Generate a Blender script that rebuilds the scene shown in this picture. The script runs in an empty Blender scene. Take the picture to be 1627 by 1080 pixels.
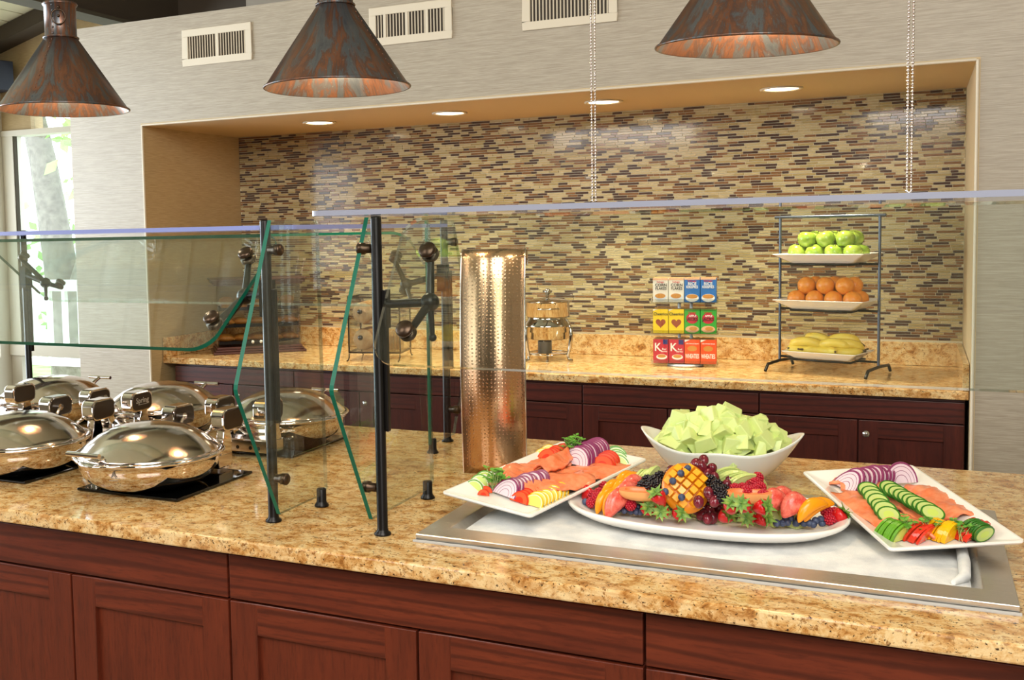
import bpy, bmesh, math, random
from mathutils import Vector, Matrix, Euler
R = math.radians
rnd = random.Random(7)
SC = bpy.context.scene
COL = SC.collection

# ------------------------------------------------------------------ camera
W, H = 1627, 1080
CX, CY, F = 647.69, 481.96, 1668.06
YAW, PITCH, ROLL, EYE = .4533, .0689, -.0201, 1.49
_cy, _sy, _cp, _sp = math.cos(YAW), math.sin(YAW), math.cos(PITCH), math.sin(PITCH)
fw = Vector((-_sy*_cp, _cy*_cp, -_sp)); rt = Vector((_cy, _sy, 0)); up = rt.cross(fw)
_c, _s = math.cos(ROLL), math.sin(ROLL)
rt, up = _c*rt+_s*up, -_s*rt+_c*up
cd = bpy.data.cameras.new('camera'); cam = bpy.data.objects.new('camera', cd); COL.objects.link(cam)
m = Matrix.Identity(4)
for i in range(3):
    m[i][0], m[i][1], m[i][2] = rt[i], up[i], -fw[i]
m[2][3] = EYE
cam.matrix_world = m
cd.sensor_fit = 'HORIZONTAL'; cd.sensor_width = 36; cd.lens = F*36/W
cd.shift_x = (W/2-CX)/W; cd.shift_y = (CY-H/2)/W; cd.clip_start = .05; cd.clip_end = 200
SC.camera = cam
cy_ = SC.cycles; cy_.max_bounces = 9; cy_.diffuse_bounces = 3; cy_.glossy_bounces = 4; cy_.transmission_bounces = 4; cy_.transparent_max_bounces = 24; cy_.caustics_reflective = False; cy_.caustics_refractive = False

# ------------------------------------------------------------------ world, daylight, added fill lights, exposure
wd = bpy.data.worlds.new('daylight'); SC.world = wd; wd.use_nodes = True
bg = wd.node_tree.nodes['Background']; bg.inputs[0].default_value = (.86, .94, 1, 1); bg.inputs[1].default_value = 2.6
def area(name, loc, target, sx, sy, power, col):
    l = bpy.data.lights.new(name, 'AREA'); l.shape = 'RECTANGLE'; l.size = sx; l.size_y = sy; l.energy = power; l.color = col
    o = bpy.data.objects.new(name, l); COL.objects.link(o); o.location = loc
    o.rotation_euler = (Vector(target)-Vector(loc)).to_track_quat('-Z', 'Y').to_euler()
    return o
NEUT = (1, .96, .91)
area('fill_light_overhead', (.4, -.7, 3.0), (-.5, 1.6, .9), 2.2, 1.6, 70, NEUT)  # unseen fill light added overhead to brighten the room
area('fill_light_side', (-2.6, -.9, 2.9), (-1.7, 2.0, .9), 1.4, 1.4, 30, NEUT)  # another unseen fill light, added above the left side
area('window_daylight_side', (-5.6, 2.4, 1.7), (-1.8, 2.6, 1.2), 2.6, 1.8, 88, (.76, .89, 1))
area('fill_light_behind', (1.9, -3.2, 1.7), (-.6, 2.2, 1.0), 2.6, 1.7, 48, (.97, .98, 1))  # unseen fill added behind the camera for brightness and metal reflections
SC.view_settings.view_transform = 'Standard'; SC.view_settings.look = 'None'
SC.view_settings.exposure = .72; SC.view_settings.gamma = 1; SC.view_settings.use_curve_mapping = False

# ------------------------------------------------------------------ pixel -> place helpers (intersect a view ray with a real plane)
def ray(u, v): return rt*((u-CX)/F)-up*((v-CY)/F)+fw
def at(u, v, z=None, y=None, x=None):
    d = ray(u, v)
    t = (z-EYE)/d.z if z is not None else (y/d.y if y is not None else x/d.x)
    return Vector((0, 0, EYE))+d*t
def on(M, u, v, h=0):
    """pixel -> local coordinates on the plane z=h of matrix M"""
    Mi = M.inverted(); o = Mi@Vector((0, 0, EYE)); d = Mi.to_3x3()@ray(u, v)
    return o+d*((h-o.z)/d.z)

# ------------------------------------------------------------------ material helpers
def lin(c):
    c = c.lstrip('#'); o = []
    for i in (0, 2, 4):
        v = int(c[i:i+2], 16)/255; o.append(v/12.92 if v <= .04045 else ((v+.055)/1.055)**2.4)
    return (*o, 1)
MATS = {}
class NT:
    def __init__(s, name):
        s.m = bpy.data.materials.new(name); s.m.use_nodes = True; s.t = s.m.node_tree; s.b = s.t.nodes['Principled BSDF']
    def n(s, typ, **k):
        nd = s.t.nodes.new(typ)
        for a, v in k.items():
            if a.startswith('i_'):
                key = a[2:].replace('_', ' '); nd.inputs[int(key) if key.isdigit() else key].default_value = v
            else: setattr(nd, a, v)
        return nd
    def l(s, a, b): s.t.links.new(a, b)
    def coords(s, scale=(1, 1, 1), kind='Object', rand=0):
        tc = s.n('ShaderNodeTexCoord'); mp = s.n('ShaderNodeMapping'); mp.inputs['Scale'].default_value = scale
        s.l(tc.outputs[kind], mp.inputs[0])
        if rand:
            oi = s.n('ShaderNodeObjectInfo'); mu = s.n('ShaderNodeMath', operation='MULTIPLY', i_1=float(rand)); s.l(oi.outputs['Random'], mu.inputs[0])
            s.l(mu.outputs[0], mp.inputs['Location'])
        return mp.outputs[0]
    def slope(s, k, kz):
        tc = s.n('ShaderNodeTexCoord'); a = s.n('ShaderNodeVectorMath', operation='MULTIPLY'); a.inputs[1].default_value = (1, 1, 0); s.l(tc.outputs['Object'], a.inputs[0])
        b = s.n('ShaderNodeVectorMath', operation='NORMALIZE'); s.l(a.outputs[0], b.inputs[0]); c = s.n('ShaderNodeVectorMath', operation='MULTIPLY'); c.inputs[1].default_value = (k, k, 0); s.l(b.outputs[0], c.inputs[0])
        d = s.n('ShaderNodeVectorMath', operation='MULTIPLY'); d.inputs[1].default_value = (0, 0, kz); s.l(tc.outputs['Object'], d.inputs[0])
        e = s.n('ShaderNodeVectorMath', operation='ADD'); s.l(c.outputs[0], e.inputs[0]); s.l(d.outputs[0], e.inputs[1]); return e.outputs[0]
    def noise(s, vec, scale, detail=4, rough=.55, dist=0):
        n = s.n('ShaderNodeTexNoise'); n.inputs['Scale'].default_value = scale; n.inputs['Detail'].default_value = detail
        n.inputs['Roughness'].default_value = rough; n.inputs['Distortion'].default_value = dist; s.l(vec, n.inputs['Vector']); return n.outputs['Fac']
    def ramp(s, fac, stops, interp='LINEAR'):
        r = s.n('ShaderNodeValToRGB'); r.color_ramp.interpolation = interp; e = r.color_ramp.elements
        while len(e) < len(stops): e.new(.5)
        for k, (p, c) in zip(e, stops): k.position = p; k.color = lin(c) if isinstance(c, str) else c
        s.l(fac, r.inputs[0]); return r.outputs[0]
    def mix(s, fac, a, b, mode='MIX'):
        x = s.n('ShaderNodeMix', data_type='RGBA', blend_type=mode)
        for sock, v in ((x.inputs[0], fac), (x.inputs[6], a), (x.inputs[7], b)):
            if hasattr(v, 'is_output'): s.l(v, sock)
            else: sock.default_value = lin(v) if isinstance(v, str) else v
        return x.outputs[2]
    def bump(s, h, strength=.2, dist=.002):
        b = s.n('ShaderNodeBump'); b.inputs['Strength'].default_value = strength; b.inputs['Distance'].default_value = dist
        s.l(h, b.inputs['Height']); s.l(b.outputs[0], s.b.inputs['Normal'])
    def set(s, **k):
        for a, v in k.items():
            i = s.b.inputs[a.replace('_', ' ')]
            if hasattr(v, 'is_output'): s.l(v, i)
            else: i.default_value = lin(v) if isinstance(v, str) else v
        return s
    def done(s, key): MATS[key] = s.m; return s.m
def plain(key, col, rough=.5, metal=0, **k):
    n = NT(key); n.set(Base_Color=col, Roughness=rough, Metallic=metal, **k); return n.done(key)
def speckled(key, c1, c2, scale=40, rough=.4, bump=0, **k):
    n = NT(key); v = n.coords(); f = n.noise(v, scale, 4, .6)
    n.set(Base_Color=n.ramp(f, [(.35, c1), (.65, c2)]), Roughness=rough, **k)
    if bump: n.bump(f, bump)
    return n.done(key)

plain('black_metal', '#1d1a18', .35, .6); plain('bronze', '#4a3a2c', .32, .8); plain('steel_grey', '#5b606b', .35, .8)
plain('chrome', '#e2dad5', .05, 1); plain('chrome_dim', '#b5ada2', .06, 1); plain('chrome_soft', '#dccfc6', .12, 1); plain('dark_cap', '#3a2c20', .25, .3)
plain('black_glass', '#060606', .05, 0); plain('white_ceramic', '#f3eee6', .12); plain('white_plastic', '#e9e6df', .4)
plain('paint_tan', '#cdb58c', .75); plain('vent_paint', '#d9ccb4', .55); plain('vent_dark', '#40382f', .8); plain('window_frame', '#d8d2c0', .5)
plain('beam_brown', '#43382b', .7); plain('plank_cream', '#d6cfae', .7); plain('seam_dark', '#4a4334', .9); plain('navy_plastic', '#141a2a', .5)
plain('concrete', '#9d978c', .9); plain('outside_white', '#eceae4', .7); plain('lettering_red', '#c62a26', .5); plain('lettering_white', '#f4f1ea', .5)
plain('lettering_black', '#1c1714', .5); plain('lettering_silver', '#b7afa4', .3, .5); plain('lock_steel', '#c9c6c0', .2, .9); plain('knob_black', '#0e0d0c', .15)
plain('tile_grout', '#eadfbd', .85); plain('caulk', '#a9a6a0', .8); plain('dark_wood', '#4a2620', .35); plain('acrylic_white', '#d9dee4', .3)
def emit(key, col, st):
    n = NT(key); n.set(Base_Color=col, Emission_Color=col, Emission_Strength=st); n.done(key)
emit('lamp_lens', '#fff2d6', 7.0); emit('bulb_warm', '#ffd9a0', 18.0)
# granite
n = NT('granite'); v = n.coords((.75, 1.1, 1)); v2 = n.coords((1, 1, 1))
a = n.noise(v, 34, 9, .74, .5); b = n.noise(v, 11, 6, .62, 1.4); c = n.noise(v2, 170, 4, .65, .3); d = n.noise(v2, 95, 5, .7, .2); g = n.noise(v, 5, 4, .6, .6)
col = n.ramp(a, [(.30, '#6e4220'), (.39, '#ae7638'), (.47, '#d2a566'), (.57, '#e4c893'), (.68, '#d5a462')])
col = n.mix(n.ramp(b, [(.50, '#000000'), (.66, '#c8c8c8')]), col, n.ramp(a, [(.35, '#83481b'), (.6, '#c78238')]))
col = n.mix(n.ramp(d, [(.56, '#000000'), (.64, '#eeeeee')]), col, '#85521f')
col = n.mix(n.ramp(g, [(.52, '#000000'), (.70, '#666666')]), col, '#ecd6aa')
col = n.mix(n.ramp(c, [(.60, '#000000'), (.64, '#ffffff')]), col, '#3b281a')
n.set(Base_Color=col, Roughness=.11); n.done('granite')
# oak stained red, grain along z or x
def wood(key, sc, base):
    n = NT(key); v = n.coords(sc, rand=9.0); ax = 'Z' if key.endswith('_x') else 'X'
    a = n.noise(v, 3.0, 4, .6, .6); wv = n.n('ShaderNodeTexWave', wave_type='BANDS', bands_direction=ax); n.l(v, wv.inputs[0])
    wv.inputs['Scale'].default_value = 1.5; wv.inputs['Distortion'].default_value = 10; wv.inputs['Detail'].default_value = 2.5; wv.inputs['Detail Scale'].default_value = .55
    b = n.noise(n.coords(tuple(x*5 for x in sc), rand=5.0), 4, 4, .65, .2)
    col = n.ramp(a, [(.3, base[0]), (.7, base[1])])
    col = n.mix(n.ramp(wv.outputs['Fac'], [(.62, '#000000'), (.97, '#d0d0d0' if key.endswith('_x') else '#5a5a5a')]), col, base[2])
    col = n.mix(n.ramp(b, [(.50, '#000000'), (.64, '#a8a8a8')]), col, base[2])
    n.set(Base_Color=col, Roughness=.36); n.bump(b, .08); n.done(key)
wood('oak_x', (1.1, 3, 9), ('#5a2415', '#6f2f1a', '#3a160d')); wood('oak_z', (9, 3, 1.1), ('#572314', '#6a2c18', '#38150c'))
wood('cherry_x', (1.1, 3, 9), ('#43190f', '#562115', '#290e08')); wood('cherry_z', (9, 3, 1.1), ('#3f170e', '#511f14', '#270d08'))
# wall paper with fine horizontal streaks
n = NT('wallpaper'); v = n.coords((5, 5, 210)); v2 = n.coords((1.6, 1.6, 60)); a = n.noise(v, 3, 4, .6, .1); b = n.noise(v2, 3, 3, .6)
col = n.ramp(a, [(.36, '#978a76'), (.50, '#a99c87'), (.64, '#bcb09c')]); col = n.mix(.35, col, n.ramp(b, [(.35, '#998c77'), (.65, '#b3a792')]))
n.set(Base_Color=col, Roughness=.45); n.bump(a, .12); n.done('wallpaper')
n = NT('wallpaper_tan'); v = n.coords((5, 5, 160)); a = n.noise(v, 3, 4, .6, .1)
n.set(Base_Color=n.ramp(a, [(.35, '#ad9468'), (.65, '#c4ab80')]), Roughness=.6); n.done('wallpaper_tan')
# glass tiles
for k, c1, c2 in (('tile_cream', '#baa679', '#c8b58a'), ('tile_tan', '#a8925f', '#b7a171'), ('tile_brown', '#7a5534', '#926a44'), ('tile_dark', '#4a352a', '#5c463a')):
    n = NT(k); v = n.coords((30, 30, 400)); a = n.noise(v, 1, 2); n.set(Base_Color=n.ramp(a, [(.35, c1), (.65, c2)]), Roughness=.14, Coat_Weight=.4, Coat_Roughness=.05); n.done(k)
# copper with patina, hammered copper
n = NT('copper'); a = n.noise(n.slope(2.2, 5), 1.6, 7, .66, .5); b = n.noise(n.slope(4.5, 9), 1.5, 6, .7, .6); c = n.noise(n.coords(), 160, 3)
col = n.ramp(a, [(.30, '#47494f'), (.44, '#5c6062'), (.50, '#5d463c'), (.56, '#7a5038'), (.61, '#5b5654'), (.76, '#6b726f')])
col = n.mix(n.ramp(b, [(.56, '#000000'), (.70, '#a0a0a0')]), col, '#946040'); col = n.mix(n.ramp(c, [(.66, '#000000'), (.72, '#999999')]), col, '#8f9282')
n.set(Base_Color=col, Metallic=.6, Roughness=.30); n.bump(b, .05); n.done('copper')
n = NT('copper_inside'); a = n.noise(n.slope(3.5, 5), 1.8, 7, .66, .4); n.set(Base_Color=n.ramp(a, [(.3, '#6e4a2a'), (.5, '#a87438'), (.7, '#836038')]), Metallic=.1, Roughness=.5); n.done('copper_inside')
n = NT('hammered'); v = n.coords((1, 1, 1), 'UV'); vo = n.n('ShaderNodeTexVoronoi'); n.l(v, vo.inputs['Vector']); vo.inputs['Scale'].default_value = 1; vo.inputs['Randomness'].default_value = .2
a = n.ramp(vo.outputs['Distance'], [(.0, '#ffffff'), (.30, '#000000')], 'EASE'); n.set(Base_Color='#d8ad86', Metallic=1.0, Roughness=.22); n.bump(a, .3, .0012); n.done('hammered')
# stainless and frost
n = NT('stainless'); v = n.coords((2, 300, 2)); a = n.noise(v, 3, 3); n.set(Base_Color='#dcd8d0', Metallic=1, Roughness=n.ramp(a, [(.3, (.26, .26, .26, 1)), (.7, (.38, .38, .38, 1))])); n.done('stainless')
n = NT('frost'); v = n.coords(); a = n.noise(v, 14, 5, .6); b = n.noise(v, 420, 3, .7)
n.set(Base_Color=n.ramp(a, [(.35, '#cfd0cf'), (.6, '#ecebe6')]), Roughness=.55); n.bump(b, .5, .002); n.done('frost')
# clear glass sheets with green cut edges
def sheet_glass(key, tint, refl=.035):
    m = bpy.data.materials.new(key); m.use_nodes = True; t = m.node_tree; t.nodes.clear()
    out = t.nodes.new('ShaderNodeOutputMaterial'); tr = t.nodes.new('ShaderNodeBsdfTransparent'); gl = t.nodes.new('ShaderNodeBsdfGlossy'); mx = t.nodes.new('ShaderNodeMixShader')
    tr.inputs[0].default_value = lin(tint); gl.inputs['Roughness'].default_value = .02; gl.inputs[0].default_value = (1, 1, 1, 1)
    lw = t.nodes.new('ShaderNodeLayerWeight'); lw.inputs[0].default_value = .5
    p = t.nodes.new('ShaderNodeMath'); p.operation = 'POWER'; p.inputs[1].default_value = 4.5; t.links.new(lw.outputs['Facing'], p.inputs[0])
    ma = t.nodes.new('ShaderNodeMath'); ma.operation = 'MULTIPLY_ADD'; ma.inputs[1].default_value = .75; ma.inputs[2].default_value = refl; t.links.new(p.outputs[0], ma.inputs[0])
    t.links.new(ma.outputs[0], mx.inputs[0]); t.links.new(tr.outputs[0], mx.inputs[1]); t.links.new(gl.outputs[0], mx.inputs[2]); t.links.new(mx.outputs[0], out.inputs[0])
    MATS[key] = m
sheet_glass('glass', '#f6faf8', .045); sheet_glass('acrylic', '#f4f6f6', .05); sheet_glass('window_glass', '#f8fbfb', .03)
plain('glass_edge', '#0a5f49', .35, 0, Specular_IOR_Level=.25); sheet_glass('glass_edge_pale', '#cfdcd8', .28); plain('glass_edge_blue_light', '#8790c4', .2); plain('glass_edge_white', '#8e919f', .2)  # left shelf edge: blue line of light painted in as its colour
# floor and outdoors
speckled('carpet', '#6b5138', '#86694a', 120, .95); speckled('lawn', '#6f9a48', '#a7c37c', 3, .9); speckled('bark', '#6a6255', '#8f8779', 14, .9, .5)
speckled('leaf_pale', '#93bd62', '#bcd88e', 3, .7)
# food
speckled('apple_skin', '#7c9c2c', '#a8b84a', 26, .22); speckled('orange_skin', '#ea8420', '#f29a3a', 90, .38, .25); speckled('banana_skin', '#e3bd35', '#edd25c', 22, .45); plain('banana_tip', '#5a4422', .7); plain('stem_brown', '#4b3520', .8)
speckled('salmon', '#ea7444', '#f5986c', 34, .25, .15); plain('onion_white', '#ecd3dc', .3); plain('onion_purple', '#8e3563', .3); plain('tomato_red', '#d9341c', .2); plain('tomato_flesh', '#e65a32', .2)
plain('lemon_flesh', '#f2dc6c', .25); plain('lemon_rind', '#f0bc12', .35); plain('lime_flesh', '#c6d766', .25); plain('lime_rind', '#5f9a1e', .35); plain('cucumber_flesh', '#c3d07c', .25); plain('cucumber_skin', '#2f6a1c', .35)
plain('pepper_yellow', '#f2b40c', .22); plain('leaf_green', '#6aa63a', .5); plain('sprig_stem', '#b4c97a', .5); speckled('calyx_green', '#4f7f2a', '#9db350', 90, .5); plain('melon_flesh', '#d3e090', .35); plain('melon_pale', '#e6edc0', .35)
speckled('grape_skin', '#571421', '#7f2532', 60, .14); plain('raspberry', '#b3152c', .32); plain('blackberry', '#150c12', .18); speckled('blueberry', '#27304a', '#4b5876', 80, .5); plain('strawberry_red', '#c8181a', .25)
plain('orange_flesh', '#f59a10', .25); speckled('grapefruit_flesh', '#d8473a', '#f0806c', 90, .22, .4); plain('mango_flesh', '#f8a71c', .3); plain('mango_skin', '#dd860c', .35); plain('papaya_flesh', '#f0864a', .35); plain('papaya_rind', '#f3b06a', .45); speckled('bread_crust', '#a6662c', '#cf9450', 30, .6, .2)
speckled('bread_crumb', '#cf9a62', '#e3bd8c', 40, .7); speckled('pastry', '#b4641f', '#e09a42', 26, .45, .3)
for k, c in (('box_white', '#ece4d4'), ('box_blue', '#2a6fb8'), ('box_yellow', '#f2cf1c'), ('box_green', '#35a534'), ('box_red', '#c3233a'), ('box_orange', '#f0531e'), ('box_kraft', '#c58f52'), ('print_cereal', '#c98a3c'), ('print_navy', '#2a2f72'), ('print_brown', '#9a4a2a'), ('print_peach', '#e7b48a')): plain(k, c, .45)

# ------------------------------------------------------------------ mesh builder
class MB:
    def __init__(s): s.v = []; s.f = []; s.m = []; s.s = []
    def add(s, vs, fs, mi=0, sm=False):
        o = len(s.v); s.v += [tuple(p) for p in vs]
        for f in fs: s.f.append([i+o for i in f]); s.m.append(mi); s.s.append(sm)
        return s
    def box(s, x0, x1, y0, y1, z0, z1, mi=0):
        return s.add([(x0, y0, z0), (x1, y0, z0), (x1, y1, z0), (x0, y1, z0), (x0, y0, z1), (x1, y0, z1), (x1, y1, z1), (x0, y1, z1)],
                     [(0, 3, 2, 1), (4, 5, 6, 7), (0, 1, 5, 4), (1, 2, 6, 5), (2, 3, 7, 6), (3, 0, 4, 7)], mi)
    def lathe(s, prof, n=28, mi=0, sm=True, c=(0, 0, 0), sx=1, sy=1):
        vs = []; idx = []
        for r, z in prof:
            if r < 1e-6: idx.append([len(vs)]); vs.append((c[0], c[1], c[2]+z))
            else:
                idx.append(list(range(len(vs), len(vs)+n)))
                vs += [(c[0]+sx*r*math.cos(2*math.pi*k/n), c[1]+sy*r*math.sin(2*math.pi*k/n), c[2]+z) for k in range(n)]
        fs = []
        for a, b in zip(idx, idx[1:]):
            if len(a) == 1 and len(b) == 1: continue
            for k in range(n):
                k2 = (k+1) % n
                if len(a) == 1: fs.append((a[0], b[k2], b[k]))
                elif len(b) == 1: fs.append((a[k], a[k2], b[0]))
                else: fs.append((a[k], a[k2], b[k2], b[k]))
        return s.add(vs, fs, mi, sm)
    def ball(s, c, rx, ry=None, rz=None, n=14, mm=9, mi=0, sm=True):
        ry = rx if ry is None else ry; rz = rx if rz is None else rz
        return s.lathe([(math.sin(math.pi*k/mm), -math.cos(math.pi*k/mm)*rz) for k in range(mm+1)], n, mi, sm, c, rx, ry)
    def tube(s, pts, r, n=8, mi=0, sm=True, cap=True, closed=False):
        pts = [Vector(p) for p in pts]; N = len(pts); rs = r if isinstance(r, (list, tuple)) else [r]*N
        vs = []; prev = None
        for i, p in enumerate(pts):
            t = (pts[(i+1) % N]-pts[i-1]) if closed else (pts[min(i+1, N-1)]-pts[max(i-1, 0)]); t.normalize()
            if prev is None: prev = t.orthogonal().normalized()
            a = (prev-t*prev.dot(t)).normalized(); b = t.cross(a); prev = a
            vs += [p+rs[i]*(math.cos(2*math.pi*k/n)*a+math.sin(2*math.pi*k/n)*b) for k in range(n)]
        fs = [(i*n+k, i*n+(k+1) % n, ((i+1) % N)*n+(k+1) % n, ((i+1) % N)*n+k) for i in range(N if closed else N-1) for k in range(n)]
        s.add(vs, fs, mi, sm)
        if cap and not closed: s.add(vs[:n], [tuple(range(n))[::-1]], mi); s.add(vs[-n:], [tuple(range(n))], mi)
        return s
    def rod(s, a, b, r, n=10, mi=0): return s.tube([a, b], r, n, mi)
    def prism(s, poly, d0, d1, fn, mi=0, edge=None):
        """poly of 2D points extruded from d0 to d1; fn maps (a,b,d) to xyz"""
        k = len(poly); vs = [fn(a, b, d0) for a, b in poly]+[fn(a, b, d1) for a, b in poly]
        s.add(vs, [tuple(range(k))[::-1], tuple(range(k, 2*k))], mi)
        return s.add(vs, [(i, (i+1) % k, (i+1) % k+k, i+k) for i in range(k)], mi if edge is None else edge)
    def xf(s, M, start=0):
        s.v[start:] = [tuple(M@Vector(p)) for p in s.v[start:]]; return s
    def mesh(s, name, mats, bevel=0, seg=2):
        me = bpy.data.meshes.new(name); me.from_pydata(s.v, [], s.f)
        for k in ([mats] if isinstance(mats, str) else mats): me.materials.append(MATS[k])
        me.polygons.foreach_set('material_index', s.m); me.polygons.foreach_set('use_smooth', s.s)
        bm = bmesh.new(); bm.from_mesh(me)
        if bevel:
            bmesh.ops.remove_doubles(bm, verts=bm.verts, dist=1e-5)
            es = [e for e in bm.edges if len(e.link_faces) == 2 and e.calc_face_angle(0) > .5]
            bmesh.ops.bevel(bm, geom=es, offset=bevel, segments=seg, affect='EDGES', profile=.5)
        bmesh.ops.recalc_face_normals(bm, faces=bm.faces); bm.to_mesh(me); bm.free(); me.update()
        return me
    def build(s, name, mats, parent=None, loc=None, rot=None, bevel=0, seg=2):
        return put(name, s.mesh(name, mats, bevel, seg), parent, loc, rot)
def put(name, data, parent=None, loc=None, rot=None, M=None):
    o = bpy.data.objects.new(name, data); COL.objects.link(o)
    if parent is not None: o.parent = parent
    if loc is not None: o.location = loc
    if rot is not None: o.rotation_euler = rot
    if M is not None: o.matrix_world = M
    return o
def tag(o, label=None, cat=None, group=None, kind=None):
    if label: o['label'] = label
    if cat: o['category'] = cat
    if group: o['group'] = group
    if kind: o['kind'] = kind
    return o
def thing(name, label, cat, loc=(0, 0, 0), rot=(0, 0, 0), group=None, M=None):
    o = bpy.data.objects.new(name, None); COL.objects.link(o); o.empty_display_size = .05
    if M is not None: o.matrix_world = M
    else: o.location = loc; o.rotation_euler = rot
    return tag(o, label, cat, group)
def structure(o): o['kind'] = 'structure'; return o
TXT = {}
def text(name, s, size, mat, parent, loc, rot, sx=1, ext=.0002, align='CENTER'):
    key = (s, size, mat, ext, align)
    if key not in TXT:
        cu = bpy.data.curves.new(name, 'FONT'); cu.body = s; cu.size = size; cu.align_x = align; cu.align_y = 'CENTER'; cu.extrude = ext; cu.resolution_u = 2; cu.offset = size*.018
        to = bpy.data.objects.new('lettering_source', cu); COL.objects.link(to); dg = bpy.context.evaluated_depsgraph_get()
        me = bpy.data.meshes.new_from_object(to.evaluated_get(dg)); bpy.data.objects.remove(to); me.materials.clear(); me.materials.append(MATS[mat]); TXT[key] = me
    o = put(name, TXT[key], parent, loc, rot); o.scale = (sx, 1, 1); return o
def place(M, x, y, z, rz=0, rx=0, ry=0, s=1): return M@Matrix.Translation((x, y, z))@Euler((rx, ry, rz)).to_matrix().to_4x4()@Matrix.Scale(s, 4)
ORD = ['first', 'second', 'third', 'fourth', 'fifth', 'sixth', 'seventh', 'eighth', 'ninth', 'tenth', 'eleventh', 'twelfth', 'thirteenth', 'fourteenth', 'fifteenth', 'sixteenth']
Z0 = .91     # counter tops

# ================================================================== the setting
NX0, NX1, NYW, NYB, NZT = -3.256, .162, 3.907, 4.675, 2.002     # niche in the back wall
XR, YF = 3.5, -3.5
structure(MB().box(-6.75, XR+.1, YF-.1, 6.35, -.1, 0).build('floor', 'carpet'))
wb = MB().box(-3.70, NX0-.012, NYW, 4.85, 0, 2.485).box(NX1+.012, XR, NYW, 4.85, 0, 2.485).box(NX0-.012, NX1+.012, NYW, 4.85, NZT+.012, 2.485)
structure(wb.build('wall_back', 'wallpaper'))
structure(MB().box(NX0-.012, NX0, NYW-.001, NYB+.02, 0, NZT+.012).build('wall_niche_left', 'wallpaper_tan'))
structure(MB().box(NX1, NX1+.012, NYW-.001, NYB+.02, 0, NZT+.012).build('wall_niche_right', 'paint_tan'))
structure(MB().box(NX0, NX1, NYW-.001, NYB+.02, NZT, NZT+.012).build('ceiling_niche', 'paint_tan'))
t = MB()
t.rod((NX0-.004, NYW-.003, 0), (NX0-.004, NYW-.003, NZT+.004), .005, 8); t.rod((NX1+.004, NYW-.003, 0), (NX1+.004, NYW-.003, NZT+.004), .005, 8); t.rod((NX0, NYW-.003, NZT+.004), (NX1, NYW-.003, NZT+.004), .005, 8)
structure(t.build('trim_1', 'vent_paint'))
wn = structure(MB().box(NX0, NX1, NYB, NYB+.05, 0, NZT).build('wall_niche', 'tile_grout'))
# mosaic strip tiles on the niche wall
PITCH_T, G = .01125, .0021
LEN = (.026, .042, .060, .088)
KEYS = ('tile_cream', 'tile_tan', 'tile_brown', 'tile_dark')
tiles = []; rt_ = random.Random(3); z = 1.012
while z+PITCH_T-G < NZT-.001:
    x = NX0+.002-rt_.random()*.05; last = None
    while x < NX1-.006:
        k = rt_.choices(range(4), (22, 20, 28, 30))[0]
        if k == 3 and last == 3: k = 0
        li = rt_.choices(range(4), (.2, .3, .3, .2))[0]
        if k in (0, 1): li = max(li, 1)
        last = k; x1 = min(x+LEN[li], NX1-.002); full = (x >= NX0+.002 and x1-x > LEN[li]-1e-6)
        x0 = max(x, NX0+.002)
        if x1-x0 > .006: tiles.append((x0, x1, z, k, li, full))
        x = x1+G
    z += PITCH_T
order = sorted((i for i, t_ in enumerate(tiles) if t_[5]), key=lambda i: -(tiles[i][1]-tiles[i][0])/math.hypot(tiles[i][0], NYB))
single = set(order[:300]); TH = .0035; cache = {}
mb = MB()
for i, (x0, x1, z, k, li, full) in enumerate(tiles):
    if i in single:
        if (k, li) not in cache: cache[(k, li)] = MB().box(0, LEN[li], -TH, .0005, 0, PITCH_T-G).mesh('tile', KEYS[k])
        put('tile', cache[(k, li)], wn, (x0, NYB, z))
    else: mb.box(x0, x1, NYB-TH, NYB+.0005, z, z+PITCH_T-G, k)
tag(mb.build('mosaic_tiles', KEYS, wn), kind='stuff')
# room shell around: left window wall, far window wall, walls behind the camera
wl = MB().box(-6.75, -6.59, YF, 6.2, 0, .55).box(-6.75, -6.59, YF, 6.2, 2.35, 3.2)
for y0, y1 in ((YF, -2.9), (-.6, -.3), (2.0, 2.3), (4.5, 4.75), (6.08, 6.2)): wl.box(-6.75, -6.59, y0, y1, .55, 2.35)
structure(wl.build('wall_left', 'window_frame'))
wf = MB().box(-6.75, -6.587, 6.2, 6.35, 0, 3.6).box(-6.587, -6.28, 6.2, 6.33, 2.335, 2.80).box(-6.75, -3.4, 6.2, 6.33, 2.80, 4.2)
structure(wf.build('wall_far', 'wallpaper_tan'))
structure(MB().box(-3.4, XR, 6.2, 6.33, 0, 4.6).build('wall_far_right', 'wallpaper_tan'))
structure(MB().box(XR, XR+.1, YF, 6.3, 0, 4.6).build('wall_right', 'wallpaper'))
structure(MB().box(-6.75, XR, YF-.1, YF, 0, 5).build('wall_front', 'beam_brown'))
w1 = structure(MB().box(-6.587, -6.477, 6.19, 6.29, 0, 2.335).box(-6.587, -3.4, 6.18, 6.30, 2.302, 2.345).box(-6.587, -3.4, 6.17, 6.31, .556, .642).box(-6.587, -3.4, 6.19, 6.29, 0, .12).box(-5.2, -5.1, 6.19, 6.29, .12, 2.30).build('window_1', 'window_frame'))
MB().box(-6.477, -5.2, 6.235, 6.243, .642, 2.302).build('window_pane', 'window_glass', w1); MB().box(-6.477, -5.2, 6.235, 6.243, .12, .556).build('window_pane', 'window_glass', w1); MB().box(-6.28, -5.2, 6.235, 6.243, 2.345, 2.80).build('window_pane', 'window_glass', w1)
MB().box(-6.477, -6.470, 6.2, 6.235, .642, 2.302).build('window_gasket', 'seam_dark', w1)
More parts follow.
